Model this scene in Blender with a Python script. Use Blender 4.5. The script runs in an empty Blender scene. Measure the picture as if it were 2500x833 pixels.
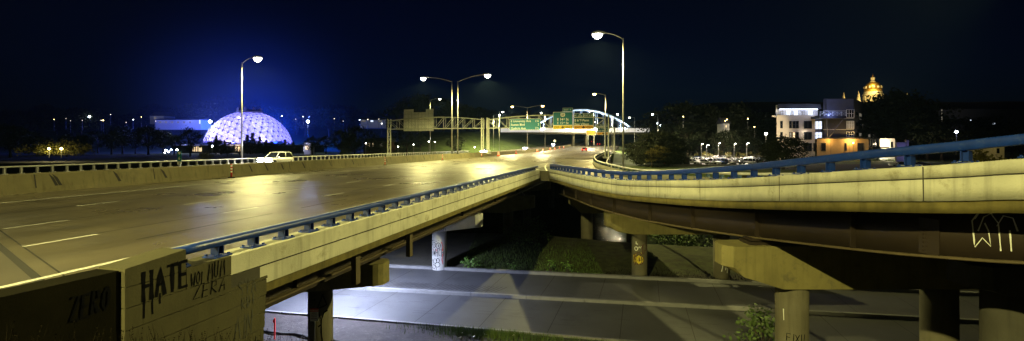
import bpy, bmesh, math, random
from mathutils import Vector, Matrix, noise
C = bpy.context.scene
col = C.collection
R = math.radians
random.seed(7)
PI = math.pi

# ------------------------------------------------------------------ camera
CAM_H = 2.47
F_PX, HOR = 1100.0, 355.0            # focal length and horizon of the 2500 px wide photograph
cam_d = bpy.data.cameras.new('camera'); cam = bpy.data.objects.new('camera', cam_d); col.objects.link(cam)
cam.location = (0, 0, CAM_H); cam.rotation_euler = (R(90), 0, 0)
cam_d.sensor_width = 36; cam_d.lens = 36*F_PX/2500; cam_d.shift_y = -(416.5-HOR)/2500
cam_d.clip_start = 0.05; cam_d.clip_end = 5000
C.camera = cam
# ------------------------------------------------------------------ world (night sky), exposure
w = bpy.data.worlds.new('World'); C.world = w; w.use_nodes = True
nt = w.node_tree; bgn = nt.nodes['Background']
sky = nt.nodes.new('ShaderNodeTexSky'); sky.sky_type = 'NISHITA'; sky.sun_disc = False
sky.sun_elevation = R(-5.0); sky.sun_rotation = R(8); sky.air_density = 1.0; sky.dust_density = 0.6; sky.ozone_density = 4.0
tint = nt.nodes.new('ShaderNodeMixRGB'); tint.blend_type = 'MULTIPLY'; tint.inputs[0].default_value = 1
tint.inputs[2].default_value = (0.30, 0.80, 0.95, 1)
nt.links.new(sky.outputs[0], tint.inputs[1]); nt.links.new(tint.outputs[0], bgn.inputs[0])
bgn.inputs[1].default_value = 0.14
C.view_settings.view_transform = 'Standard'; C.view_settings.look = 'None'
C.view_settings.exposure = 0.0; C.view_settings.gamma = 1.0; C.view_settings.use_curve_mapping = False
C.render.engine = 'CYCLES'
C.cycles.use_denoising = True
C.cycles.max_bounces = 6; C.cycles.diffuse_bounces = 3; C.cycles.glossy_bounces = 3; C.cycles.volume_bounces = 0
C.cycles.sample_clamp_indirect = 4.0
WARM = (1.0, 0.90, 0.32)
HAZE = 0.00007
# ------------------------------------------------------------------ frames
PHI = math.atan((1528-1250)/F_PX)            # heading of the motorway
SN, CS = math.sin(PHI), math.cos(PHI)
def P(px, py, Y): return Vector(((px-1250)/F_PX*Y, Y, CAM_H-(py-HOR)/F_PX*Y))
def roadz(s):                                # vertical curve of the motorway
    if s < 100: return 0.0
    if s < 300: return 8.75e-5*(s-100)**2
    return 3.5+0.035*(s-300)
def S(s, d, z): return Vector((s*SN+d*CS, s*CS-d*SN, z))
def SR(s, d, h=0.0): return S(s, d, roadz(s)+h)
def sd(x, y): return x*SN+y*CS, x*CS-y*SN
def lerp(a, b, t): return a+(b-a)*t
def smooth(a, b, x):
    t = max(0.0, min(1.0, (x-a)/(b-a))); return t*t*(3-2*t)

# ------------------------------------------------------------------ materials
MATS = {}
PHI0 = PHI
def mat(name, base, rough=0.7, metal=0.0, spec=0.4, var=0.0, scale=3.0, bump=0.0, bscale=40.0, streak=0.0, emit=None, es=0.0, dirt=None, dirt_amt=0.0, dscale=1.2, rvar=0.0, trans=0.0, track=0.0):
    m = bpy.data.materials.new(name); m.use_nodes = True; MATS[name] = m
    n = m.node_tree.nodes; l = m.node_tree.links; b = n['Principled BSDF']
    b.inputs['Base Color'].default_value = (*base, 1); b.inputs['Roughness'].default_value = rough
    b.inputs['Metallic'].default_value = metal; b.inputs['Specular IOR Level'].default_value = spec
    tc = n.new('ShaderNodeTexCoord'); co = tc.outputs['Object']
    colr = None
    def noise_node(sc, det=5, mapping=None, rgh=0.6):
        t = n.new('ShaderNodeTexNoise'); t.inputs['Scale'].default_value = sc; t.inputs['Detail'].default_value = det; t.inputs['Roughness'].default_value = rgh
        if mapping:
            mp = n.new('ShaderNodeMapping'); mp.inputs['Scale'].default_value = mapping; l.new(co, mp.inputs[0]); l.new(mp.outputs[0], t.inputs[0])
        else: l.new(co, t.inputs[0])
        return t
    def mix(fac, a, c2, mode='MIX'):
        x = n.new('ShaderNodeMixRGB'); x.blend_type = mode
        l.new(fac, x.inputs[0])
        if isinstance(a, tuple): x.inputs[1].default_value = (*a, 1)
        else: l.new(a, x.inputs[1])
        x.inputs[2].default_value = (*c2, 1); return x.outputs[0]
    def ramp(src, lo, hi):
        r = n.new('ShaderNodeMapRange'); r.inputs[1].default_value = lo; r.inputs[2].default_value = hi; l.new(src, r.inputs[0]); return r.outputs[0]
    cur = base
    if var:
        t = noise_node(scale); f = ramp(t.outputs['Fac'], 0.3, 0.7)
        lo = tuple(c*(1-var) for c in base); hi = tuple(min(1, c*(1+var*0.8)) for c in base)
        cur = mix(f, lo, hi)
    if streak:
        t = noise_node(1.0, 4, (5.0, 5.0, 0.35)); f = ramp(t.outputs['Fac'], 0.52, 0.75)
        g = n.new('ShaderNodeMath'); g.operation = 'MULTIPLY'; g.inputs[1].default_value = streak; l.new(f, g.inputs[0])
        cur = mix(g.outputs[0], cur, tuple(c*0.35 for c in base))
    if track:
        t = n.new('ShaderNodeTexNoise'); t.inputs['Scale'].default_value = 1.0; t.inputs['Detail'].default_value = 5; t.inputs['Roughness'].default_value = .6
        vr = n.new('ShaderNodeMapping'); vr.inputs['Rotation'].default_value = (0, 0, PHI0); l.new(co, vr.inputs[0])
        mp = n.new('ShaderNodeMapping'); mp.inputs['Scale'].default_value = (1.1, .035, 1); l.new(vr.outputs[0], mp.inputs[0]); l.new(mp.outputs[0], t.inputs[0])
        f = ramp(t.outputs['Fac'], .45, .7); g = n.new('ShaderNodeMath'); g.operation = 'MULTIPLY'; g.inputs[1].default_value = track; l.new(f, g.inputs[0])
        cur = mix(g.outputs[0], cur, tuple(c*.42 for c in base))
    if dirt:
        t = noise_node(dscale, 7, None, 0.72); f = ramp(t.outputs['Fac'], 0.55, 0.68)
        g = n.new('ShaderNodeMath'); g.operation = 'MULTIPLY'; g.inputs[1].default_value = dirt_amt; l.new(f, g.inputs[0])
        cur = mix(g.outputs[0], cur, dirt)
    if not isinstance(cur, tuple): l.new(cur, b.inputs['Base Color'])
    if rvar:
        t = noise_node(scale*0.7, 5); r = n.new('ShaderNodeMapRange'); r.inputs[1].default_value = 0.3; r.inputs[2].default_value = 0.7
        r.inputs[3].default_value = max(0.05, rough-rvar); r.inputs[4].default_value = min(1, rough+rvar); l.new(t.outputs['Fac'], r.inputs[0]); l.new(r.outputs[0], b.inputs['Roughness'])
    if bump:
        t = noise_node(bscale, 4); bp = n.new('ShaderNodeBump'); bp.inputs['Strength'].default_value = bump; bp.inputs['Distance'].default_value = 0.02
        l.new(t.outputs['Fac'], bp.inputs['Height']); l.new(bp.outputs[0], b.inputs['Normal'])
    if emit:
        b.inputs['Emission Color'].default_value = (*emit, 1); b.inputs['Emission Strength'].default_value = es
    if trans: b.inputs['Transmission Weight'].default_value = trans
    return m

mat('road', (.125, .105, .066), .34, track=.55, spec=.5, var=.28, scale=.35, bump=.25, bscale=60, dirt=(.05, .046, .04), dirt_amt=.5, dscale=.5, rvar=.12)
mat('road_old', (.075, .062, .04), .5, var=.3, scale=.6, bump=.35, bscale=50, dirt=(.03, .026, .02), dirt_amt=.5, dscale=.8)
mat('road_lower', (.062, .062, .066), .6, var=.18, scale=.5, bump=.2, bscale=30, dirt=(.026, .026, .03), dirt_amt=.6, dscale=.45)
mat('kerb', (.16, .16, .16), .8, var=.15, scale=2, bump=.2)
mat('paint_white', (.62, .60, .54), .6, var=.25, scale=6, dirt=(.2, .19, .16), dirt_amt=.7, dscale=5)
mat('crack', (.03, .028, .025), .9)
mat('concrete_light', (.46, .45, .35), .8, var=.18, scale=1.3, bump=.4, bscale=25, streak=.6, dirt=(.20, .18, .11), dirt_amt=.65, dscale=2.0)
mat('concrete_stain', (.11, .09, .024), .85, var=.35, scale=2.5, bump=.3, streak=.6)
mat('concrete', (.11, .10, .065), .85, var=.18, scale=1.0, bump=.35, bscale=22, streak=.5, dirt=(.12, .11, .08), dirt_amt=.5, dscale=1.5)
mat('concrete_cap', (.18, .158, .06), .85, var=.2, scale=1.2, bump=.4, bscale=18, streak=.4, dirt=(.10, .09, .05), dirt_amt=.7, dscale=2.2)
mat('concrete_wall', (.062, .056, .025), .9, var=.2, scale=1.5, bump=.4, bscale=22, streak=.3, dirt=(.04, .035, .02), dirt_amt=.5, dscale=1.5)
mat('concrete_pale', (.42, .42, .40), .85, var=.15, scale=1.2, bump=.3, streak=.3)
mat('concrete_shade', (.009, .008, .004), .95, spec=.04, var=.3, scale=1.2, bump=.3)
mat('concrete_dark', (.05, .047, .035), .9, var=.25, scale=1.0, bump=.35, bscale=22, streak=.5)
mat('concrete_barrier', (.16, .14, .07), .85, var=.2, scale=.6, bump=.3, streak=.6, dirt=(.10, .09, .06), dirt_amt=.5, dscale=.7)
mat('girder_brown', (.024, .017, .012), .55, var=.2, scale=.7, spec=.35, dirt=(.045, .032, .022), dirt_amt=.5, dscale=1.1)
mat('girder_edge', (.085, .065, .035), .6, var=.2, scale=3)
mat('rail_blue', (.005, .026, .17), .38, spec=.5, var=.2, scale=4, dirt=(.06, .10, .2), dirt_amt=.4, dscale=7)
mat('rail_dark', (.035, .06, .10), .45, var=.2, scale=4)
mat('rail_grey', (.42, .42, .40), .45, metal=.3, var=.15)
mat('steel', (.45, .46, .45), .4, metal=.6, var=.12, scale=2)
mat('steel_dark', (.10, .10, .10), .5, metal=.4)
mat('gantry_steel', (.50, .51, .42), .5, metal=.1, var=.12)
mat('sign_back', (.75, .75, .63), .5, metal=0, var=.12)
mat('sign_green', (.0, .15, .19), .5, var=.05)
mat('sign_green_dark', (.0, .07, .09), .5)
mat('sign_yellow', (.72, .50, .01), .5)
mat('sign_orange', (.75, .36, .01), .5)
mat('sign_brown', (.22, .13, .03), .5)
mat('sign_white', (.75, .77, .70), .5)
mat('sign_black', (.01, .01, .01), .6)
mat('spray_black', (.004, .004, .005), .9, spec=.05)
mat('spray_grey', (.055, .058, .05), .8)
mat('spray_white', (.65, .66, .6), .7)
mat('spray_red', (.55, .02, .03), .6)
mat('spray_yellow', (.62, .48, .02), .6)
mat('spray_maroon', (.07, .012, .008), .6)
mat('ground', (.020, .018, .010), .95, var=.6, scale=.9, bump=1.0, bscale=7, dirt=(.045, .04, .03), dirt_amt=.5, dscale=2.5)
mat('dirt', (.030, .024, .023), .95, var=.5, scale=2.2, bump=1.0, bscale=8, dirt=(.085, .078, .078), dirt_amt=.6, dscale=5)
mat('grass_near', (.026, .030, .007), .95, var=.7, scale=1.6, bump=1.2, bscale=9, dirt=(.02, .015, .008), dirt_amt=.7, dscale=.9)
mat('grass_bank', (.055, .085, .014), .95, var=.4, scale=.3, bump=.8, bscale=3)
mat('grass', (.06, .10, .012), .8, var=.4, scale=1.5)
mat('weed', (.007, .0055, .0025), .9, spec=.05, var=.4, scale=2)
mat('leaf_dark', (.024, .034, .012), .7, var=.4, scale=.6)
mat('leaf_green', (.05, .085, .018), .65, var=.4, scale=.8)
mat('leaf_yellow_lit', (.10, .09, .012), .65, var=.35, scale=.8)  # yellow of the lamplight is put into this leaf colour
mat('leaf_bright', (.10, .20, .03), .6, var=.3, scale=3)
mat('bark', (.05, .038, .026), .9, var=.3, scale=4)
mat('lens_white', (.8, .8, .7), emit=(1.0, .95, .78), es=45)
mat('lens_far', (.8, .8, .7), emit=(1.0, .96, .82), es=30)
mat('lens_dim', (.8, .8, .7), emit=(1.0, .85, .6), es=3.5)
mat('lens_blue', (.8, .8, .9), emit=(.75, .85, 1.0), es=30)
mat('lens_amber', (.8, .6, .3), emit=(1.0, .72, .25), es=22)
mat('headlight', (.8, .8, .8), emit=(1.0, .97, .9), es=160)
mat('headlight_blue', (.8, .8, .9), emit=(.55, .68, 1.0), es=60)
mat('headlight_off', (.6, .6, .6), .2)
mat('taillight', (.5, .01, .01), .3, emit=(1.0, .03, .02), es=6)
mat('taillight_off', (.25, .01, .01), .3)
mat('car_white', (.75, .75, .75), .25, spec=.6)
mat('car_silver', (.42, .43, .45), .3, metal=.5)
mat('car_dark', (.03, .035, .04), .25, spec=.6)
mat('car_red', (.35, .01, .015), .25, spec=.6)
mat('car_blue', (.05, .09, .22), .25, spec=.6)
mat('glass_dark', (.01, .012, .015), .08, spec=.7)
mat('rubber', (.015, .015, .015), .8)
mat('rim', (.4, .4, .4), .35, metal=.7)
mat('cone_orange', (.75, .09, .02), .5)
mat('plate_white', (.8, .8, .78), .5)
mat('red_paint', (.6, .02, .02), .5)
mat('wall_beige', (.50, .43, .33), .8, var=.08, scale=.5)
mat('wall_dark', (.045, .045, .055), .7, var=.12, scale=.6)
mat('wall_slate', (.10, .105, .15), .7, var=.1, scale=.4)
mat('wall_orange', (.34, .23, .10), .75, var=.06, scale=.4)
mat('wall_white', (.68, .66, .6), .8, var=.05)
mat('wall_brick', (.10, .05, .035), .85, var=.25, scale=2)
mat('trim_white', (.6, .6, .62), .6)
mat('trim_dark', (.02, .02, .022), .5)
mat('roof_dark', (.05, .055, .065), .7)
mat('window_lit', (.7, .75, .8), emit=(.72, .82, 1.0), es=1.5)
mat('window_warm', (.8, .6, .4), emit=(1.0, .75, .42), es=1.2)
mat('window_dim', (.2, .2, .2), emit=(.9, .8, .6), es=.15)
mat('led_white', (.8, .8, 1), emit=(.72, .78, 1.0), es=9)
mat('fence_glow', (.8, .8, .75), emit=(1.0, .94, .86), es=.75)  # glow put into the fence panels in place of lamps along the deck
mat('arch_steel', (.42, .50, .58), .4, metal=.2)
mat('gold', (.75, .45, .08), .35, metal=.7, var=.25, scale=.4)
mat('stone', (.62, .55, .40), .8, var=.08, scale=.3)
mat('house_white', (.6, .6, .62), .7)
# ------------------------------------------------------------------ mesh builder
def wloc(o):
    v = Vector((0, 0, 0))
    while o is not None:
        v += o.location; o = o.parent
    return v
class MB:
    def __init__(self): self.v = []; self.f = []; self.mi = []; self.cur = 0
    def add(self, vs, fs):
        b = len(self.v); self.v += [Vector(x) for x in vs]
        for f in fs: self.f.append([b+i for i in f]); self.mi.append(self.cur)
        return self
    def box(self, c, s, rz=0.0, M=None):
        hx, hy, hz = s[0]/2, s[1]/2, s[2]/2
        vs = [Vector((x, y, z)) for z in (-hz, hz) for x, y in ((-hx, -hy), (hx, -hy), (hx, hy), (-hx, hy))]
        m = M or Matrix.Rotation(rz, 3, 'Z')
        return self.add([m @ v + Vector(c) for v in vs], [(0, 3, 2, 1), (4, 5, 6, 7), (0, 1, 5, 4), (1, 2, 6, 5), (2, 3, 7, 6), (3, 0, 4, 7)])
    def hexa(self, bot, top):                # two matching rings of points
        n = len(bot)
        fs = [tuple(range(n-1, -1, -1)), tuple(range(n, 2*n))]+[(i, (i+1) % n, n+(i+1) % n, n+i) for i in range(n)]
        return self.add(list(bot)+list(top), fs)
    def prism(self, poly, z0, z1):
        return self.hexa([(x, y, z0) for x, y in poly], [(x, y, z1) for x, y in poly])
    def tube(self, pts, rad, n=8, caps=True):
        pts = [Vector(p) for p in pts]
        if not isinstance(rad, (list, tuple)): rad = [rad]*len(pts)
        b = len(self.v); N = len(pts); prev = None
        for i, p in enumerate(pts):
            t = (pts[min(i+1, N-1)]-pts[max(i-1, 0)]).normalized()
            up = Vector((0, 0, 1)) if abs(t.z) < .95 else Vector((0, 1, 0))
            u = t.cross(up).normalized() if prev is None else (prev-t*prev.dot(t)).normalized()
            prev = u; w_ = t.cross(u)
            for k in range(n):
                a = 2*PI*k/n; self.v.append(p+(u*math.cos(a)+w_*math.sin(a))*rad[i])
        for i in range(N-1):
            for k in range(n):
                k2 = (k+1) % n; self.f.append([b+i*n+k, b+i*n+k2, b+(i+1)*n+k2, b+(i+1)*n+k]); self.mi.append(self.cur)
        if caps:
            self.f.append([b+k for k in range(n-1, -1, -1)]); self.mi.append(self.cur)
            self.f.append([b+(N-1)*n+k for k in range(n)]); self.mi.append(self.cur)
        return self
    def bar(self, a, b_, w_, h=None):        # square bar between two points
        a, b_ = Vector(a), Vector(b_); t = (b_-a); L = t.length; t.normalize()
        up = Vector((0, 0, 1)) if abs(t.z) < .95 else Vector((0, 1, 0))
        u = t.cross(up).normalized(); v = u.cross(t)
        M = Matrix((u, t, v)).transposed()
        return self.box((a+b_)/2, (w_, L, h or w_), M=M)
    def lathe(self, prof, c, n=24):
        b = len(self.v); c = Vector(c)
        for r, z in prof:
            for k in range(n):
                a = 2*PI*k/n; self.v.append(c+Vector((r*math.cos(a), r*math.sin(a), z)))
        for i in range(len(prof)-1):
            for k in range(n):
                k2 = (k+1) % n; self.f.append([b+i*n+k, b+i*n+k2, b+(i+1)*n+k2, b+(i+1)*n+k]); self.mi.append(self.cur)
        self.f.append([b+k for k in range(n-1, -1, -1)]); self.mi.append(self.cur)
        m = b+(len(prof)-1)*n; self.f.append([m+k for k in range(n)]); self.mi.append(self.cur)
        return self
    def sweep(self, rings, closed=True, caps=True):    # list of rings (each a list of points)
        b = len(self.v); n = len(rings[0])
        for r in rings: self.v += [Vector(x) for x in r]
        for i in range(len(rings)-1):
            for k in range(n if closed else n-1):
                k2 = (k+1) % n; self.f.append([b+i*n+k, b+(i+1)*n+k, b+(i+1)*n+k2, b+i*n+k2]); self.mi.append(self.cur)
        if caps and closed:
            self.f.append([b+k for k in range(n)]); self.mi.append(self.cur)
            m = b+(len(rings)-1)*n; self.f.append([m+k for k in range(n-1, -1, -1)]); self.mi.append(self.cur)
        return self
    def mesh(self, name, mats, off=Vector((0, 0, 0)), smooth_=False, normals=True):
        me = bpy.data.meshes.new(name)
        me.from_pydata([v-off for v in self.v], [], self.f)
        for m in (mats if isinstance(mats, (list, tuple)) else [mats]): me.materials.append(MATS[m])
        if len(me.materials) > 1: me.polygons.foreach_set('material_index', self.mi)
        if normals:
            bm = bmesh.new(); bm.from_mesh(me); bmesh.ops.recalc_face_normals(bm, faces=bm.faces); bm.to_mesh(me); bm.free()
        if smooth_:
            me.shade_smooth() if smooth_ is True else me.shade_auto_smooth(angle=R(smooth_)) if hasattr(me, 'shade_auto_smooth') else me.shade_smooth()
        me.update(); return me
    def build(self, name, mats, parent=None, local=False, smooth_=False, normals=True):
        off = Vector((0, 0, 0)) if (local or parent is None) else wloc(parent)
        return link(name, self.mesh(name, mats, off, smooth_, normals), parent)
def link(name, data, parent=None):
    o = bpy.data.objects.new(name, data); col.objects.link(o)
    if parent is not None: o.parent = parent
    return o
def tag(o, label=None, cat=None, group=None, kind=None):
    if label: o['label'] = label
    if cat: o['category'] = cat
    if group: o['group'] = group
    if kind: o['kind'] = kind
    return o
def thing(name, label, cat, loc=(0, 0, 0), rz=0.0, group=None):
    o = bpy.data.objects.new(name, None); col.objects.link(o); o.empty_display_size = .1
    o.location = loc; o.rotation_euler = (0, 0, rz)
    return tag(o, label, cat, group)
CH = {}
def kids(o): return [c for c in col.objects if c.parent is o]
def copy_tree(o, parent=None, tree=None):
    c = o.copy(); col.objects.link(c)
    if parent is not None: c.parent = parent
    for ch in (tree or KT).get(o.name, []): copy_tree(ch, c, tree)
    return c
KT = {}
def register(o):                              # remember a prototype's children once
    for c in list(o.children): KT.setdefault(o.name, []).append(c); register(c)
def place(proto, loc, rz=0.0, label=None, group=None, scale=None):
    if not proto.get('_used'):
        proto['_used'] = 1; c = proto
    else:
        c = copy_tree(proto)
    c.location = loc; c.rotation_euler = (0, 0, rz)
    if scale is not None: c.scale = scale if isinstance(scale, (tuple, list)) else (scale,)*3
    if label: c['label'] = label
    if group: c['group'] = group
    return c
def lamp(name, loc, power, color, parent=None, kind='SPOT', size=160, blend=.6, rad=.25, rot=(0, 0, 0)):
    d = bpy.data.lights.new(name, kind); d.energy = power; d.color = color; d.shadow_soft_size = rad
    if kind == 'SPOT': d.spot_size = R(size); d.spot_blend = blend
    o = link(name, d, parent); o.location = loc; o.rotation_euler = rot; return o
def text(name, s, size, matn, parent, loc, rot=(R(90), 0, 0), align='LEFT', width=1.0, ext=.004):
    cu = bpy.data.curves.new(name, 'FONT'); cu.body = s; cu.size = size; cu.align_x = align; cu.extrude = ext; cu.offset = size*.012
    t = bpy.data.objects.new(name, cu); col.objects.link(t)
    dg = bpy.context.evaluated_depsgraph_get(); me = bpy.data.meshes.new_from_object(t.evaluated_get(dg))
    bpy.data.objects.remove(t)
    me.materials.clear(); me.materials.append(MATS[matn])
    o = link(name, me, parent); o.location = loc; o.rotation_euler = rot; o.scale = (width, 1, 1); return o
# flat spray paint strokes: each stroke a polyline in (u, v), mapped onto a surface
def strokes(mb, lines, wd, fn):
    for ln in lines:
        pts = [Vector((p[0], p[1], 0)) for p in ln]; n = len(pts)
        fine = []
        for i in range(n-1):
            m = max(1, int((pts[i+1]-pts[i]).length/.12))
            for k in range(m): fine.append(pts[i].lerp(pts[i+1], k/m))
        fine.append(pts[-1]); n = len(fine); L = []; Rr = []
        for i, p in enumerate(fine):
            t = (fine[min(i+1, n-1)]-fine[max(i-1, 0)])
            if t.length < 1e-6: t = Vector((1, 0, 0))
            t.normalize(); nn = Vector((-t.y, t.x, 0))
            k = wd*.5*(1+.25*math.sin(i*1.7+p.x*9))
            if i == 0: p = p-t*wd*.4
            if i == n-1: p = p+t*wd*.4
            a, b = p+nn*k, p-nn*k; L.append(fn(a.x, a.y)); Rr.append(fn(b.x, b.y))
        b0 = len(mb.v); mb.v += [Vector(x) for x in L]+[Vector(x) for x in Rr]
        for i in range(n-1): mb.f.append([b0+i, b0+i+1, b0+n+i+1, b0+n+i]); mb.mi.append(mb.cur)
    return mb
def arc(cx, cy, rx, ry, a0=0, a1=360, n=14):
    return [(cx+rx*math.cos(R(a0+(a1-a0)*k/n)), cy+ry*math.sin(R(a0+(a1-a0)*k/n))) for k in range(n+1)]
GLY = {'H': [[(0, 1), (0, 0)], [(.6, 1), (.6, 0)], [(0, .5), (.6, .5)]], 'A': [[(0, 0), (.35, 1), (.65, 0)], [(.12, .4), (.55, .4)]],
 'T': [[(0, 1), (.65, 1)], [(.33, 1), (.33, 0)]], 'E': [[(.55, 1), (0, 1), (0, 0), (.55, 0)], [(0, .5), (.45, .5)]],
 'Z': [[(0, 1), (.6, 1), (0, 0), (.65, 0)]], 'R': [[(0, 0), (0, 1), (.5, .9), (.5, .6), (0, .5), (.6, 0)]],
 'O': [[(.3, 1), (.05, .75), (.05, .25), (.3, 0), (.55, .25), (.55, .75), (.3, 1)]], 'W': [[(0, 1), (.15, 0), (.35, .7), (.55, 0), (.7, 1)]],
 'L': [[(0, 1), (0, 0), (.5, 0)]], 'M': [[(0, 0), (.1, 1), (.35, .4), (.6, 1), (.7, 0)]], 'I': [[(.1, 1), (.1, 0)]], 'U': [[(0, 1), (.05, .1), (.3, 0), (.5, .15), (.55, 1)]],
 'S': [[(.55, .9), (.2, 1), (0, .75), (.5, .35), (.45, .05), (0, .1)]], 'C': [[(.55, .85), (.25, 1), (.02, .6), (.1, .1), (.5, .1)]], 'N': [[(0, 0), (0, 1), (.5, 0), (.5, 1)]],
 'P': [[(0, 0), (0, 1), (.5, .95), (.5, .5), (0, .45)]], 'Y': [[(0, 1), (.3, .5), (.6, 1)], [(.3, .5), (.3, 0)]], 'D': [[(0, 0), (0, 1), (.4, .9), (.5, .4), (0, 0)]],
 'K': [[(0, 1), (0, 0)], [(.55, 1), (0, .45), (.55, 0)]], 'F': [[(.55, 1), (0, 1), (0, 0)], [(0, .5), (.45, .5)]], 'X': [[(0, 1), (.6, 0)], [(.6, 1), (0, 0)]],
 'V': [[(0, 1), (.3, 0), (.6, 1)]], '3': [[(0, .9), (.35, 1), (.5, .75), (.15, .52), (.5, .3), (.3, 0), (0, .12)]], 'G': [[(.55, .85), (.2, 1), (0, .5), (.2, 0), (.55, .1), (.55, .45), (.3, .45)]],
 'B': [[(0, 0), (0, 1), (.45, .85), (.1, .55), (.55, .3), (0, 0)]], '!': [[(.1, 1), (.1, .3)], [(.1, .08), (.1, 0)]], ' ': [], ',': [[(.1, .1), (0, -.15)]]}
def word(s, u, v, w_, h, slant=0.0, rnd=None):
    out = []; x = u
    for ch in s:
        dy = (rnd.uniform(-.06, .06) if rnd else 0)*h
        for ln in GLY[ch]: out.append([(x+p[0]*w_+p[1]*h*slant, v+dy+p[1]*h) for p in ln])
        x += w_*(.35 if ch in 'I!' else .95)
    return out
def spline(pts, n):                            # Catmull-Rom through points
    out = []; N = len(pts)
    for i in range(N-1):
        p0, p1, p2, p3 = (Vector(pts[max(0, min(N-1, j))]) for j in (i-1, i, i+1, i+2))
        for k in range(n):
            t = k/n; out.append(.5*((2*p1)+(p2-p0)*t+(2*p0-5*p1+4*p2-p3)*t*t+(3*p1-p0-3*p2+p3)*t**3))
    out.append(Vector(pts[-1])); return out
def resample(pts, step):
    out = [pts[0].copy()]; acc = 0.0
    for a, b in zip(pts, pts[1:]):
        L = (b-a).length; pos = step-acc
        while pos <= L: out.append(a.lerp(b, pos/L)); pos += step
        acc = (acc+L) % step if L else acc
        acc = L-(pos-step)
    return out
# ------------------------------------------------------------------ ramp edges (near parapet N, far barrier F)
Nc = [(1340, 414, 37), (1357, 416, 34.5), (1422, 428, 27.5), (1504, 439, 23.5), (1565, 441, 21), (1667, 440.4, 17.7), (1800, 436, 14.8), (2100, 415, 10.6), (2324, 401, 9.0), (2500, 387, 8.1)]
NP = [P(*q) for q in Nc]+[Vector((9.9, 6.4, 2.40)), Vector((11.2, 3.6, 2.6)), Vector((13.5, .5, 2.8)), Vector((18, -4, 3.0))]
N_PATH = resample(spline(NP, 30), .25)         # z is the parapet's concrete top
Fc = [(1486, 367.5, 144), (1470, 373, 95), (1456, 380, 68), (1455.5, 386, 57), (1466, 393, 50), (1504, 402.5, 43.5), (1559, 412, 37), (1678, 416.5, 28), (1790, 421, 23.4), (1970, 422, 19.9), (2200, 418, 16.5), (2500, 410, 14)]
FP = [P(*q) for q in Fc]+[Vector((18.6, 10.5, 2.1)), Vector((21, 7, 2.3)), Vector((26, 1, 2.6))]
F_PATH = resample(spline(FP, 30), .25)         # z is the rail's top
CONC = .487                                    # concrete above the road
F_ROAD = .86                                   # rail top above the road at F
def offset(path, k):                           # shift a path sideways (positive: to the left of travel)
    out = []; n = len(path)
    for i, p in enumerate(path):
        t = path[min(i+1, n-1)]-path[max(i-1, 0)]; t.z = 0; t.normalize()
        out.append(p+Vector((-t.y, t.x, 0))*k)
    return out
def f_at_s(s):
    best = min(F_PATH, key=lambda p: abs(sd(p.x, p.y)[0]-s)); return best
i_split = min(range(len(F_PATH)), key=lambda i: abs(sd(F_PATH[i].x, F_PATH[i].y)[0]-37))
F_RAMP = F_PATH[i_split:]

# ------------------------------------------------------------------ terrain, river
def gz(x, y):
    s, d = sd(x, y)
    left = x < 0
    # west bank and the street under the bridges
    g = -6.27
    if y < 18: g = lerp(.7, -6.27, max(0, min(1, (y-3)/14.5)))
    if s < 7.3 and -50 < d < -7.4: g = max(g, -.35)
    if -7.4 <= d < -4.0 and s < 16: g = max(g, lerp(.05, -6.2, max(0, min(1, (s-3.5)/11.5))) - .10*(d+7.4))
    if 30.5 < y < 46: g += .30*smooth(30.5, 34, y)+.35*smooth(31, 37, y)*math.exp(-((x-1)/6)**2)
    g += .05*noise.noise(Vector((x*.6, y*.6, 0)))*smooth(30.5, 33, y)
    g = lerp(g, -9.6, smooth(40, 47, s)) if s > 40 else g
    east = -2.6 if d > -5 else -1.6
    se = max(52, 90-.62*max(0, x-22)) if x > -40 else max(56, 90-.4*(-40-x))
    if s > se:
        g = lerp(-9.6, east, smooth(se, se+11, s))
    if s > se+11:
        hl = 27*smooth(240, 560, y)*smooth(-20, -140, d)+2.5*noise.noise(Vector((x*.01, y*.01, 3)))*smooth(200, 400, y)
        hr = 44*smooth(230, 640, y)*smooth(60, 260, x)+10*smooth(190, 420, y)*smooth(40, 120, d)
        hm = 9*smooth(260, 520, y)
        g = east+max(hl, 0)+hr+hm
        rz = roadz(s)
        # grass bank behind the opposing carriageway
        if d < -47: g = max(g, lerp(g, rz+min(8.2, max(0, (-48.5-d)*.34)), smooth(150, 205, s)*(1-smooth(-95, -120, d))))
        # motorway embankment
        if d > -2.5: e = rz-.3-(d+2.5)*.30
        elif d < -46.5: e = rz-.3-(-46.5-d)*.30
        else: e = rz-.3
        if s > 140: g = max(g, e) if not (-46.5 <= d <= -2.5) else e
        elif -48 <= d <= -2.5: g = min(g, -2.4)
    return g
def axis(segs):
    out = []
    for a, b, st in segs:
        n = max(1, round((b-a)/st)); out += [a+(b-a)*k/n for k in range(n)]
    out.append(segs[-1][1]); return out
XS = axis([(-900, -300, 30), (-300, -60, 8), (-60, -16, 2), (-16, 22, .8), (22, 60, 2), (60, 260, 8), (260, 1100, 30)])
YS = axis([(-40, -4, 4), (-4, 48, .8), (48, 130, 3), (130, 300, 4), (300, 700, 14), (700, 1500, 60)])
g = MB(); nx, ny = len(XS), len(YS)
g.v = [Vector((x, y, gz(x, y))) for y in YS for x in XS]
gmi = {}
for j in range(ny-1):
    for i in range(nx-1):
        g.f.append([j*nx+i, j*nx+i+1, (j+1)*nx+i+1, (j+1)*nx+i])
        x, y = (XS[i]+XS[i+1])/2, (YS[j]+YS[j+1])/2; s, d = sd(x, y)
        k = 0
        if 17.5 < y < 26 and x < 6 and s < 34: k = 1
        if 30 < y < 46 and -3.5+.15*noise.noise(Vector((x, y, 0))) < x < 18 and s < 41: k = 4
        if 30 < y < 46 and x <= -3.5 and s < 41: k = 3
        if (s > 140 and (d < -47 or d > -3) and y < 420) or (s > 88 and d > -3.5 and x < 58): k = 2
        g.mi.append(k)
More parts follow.
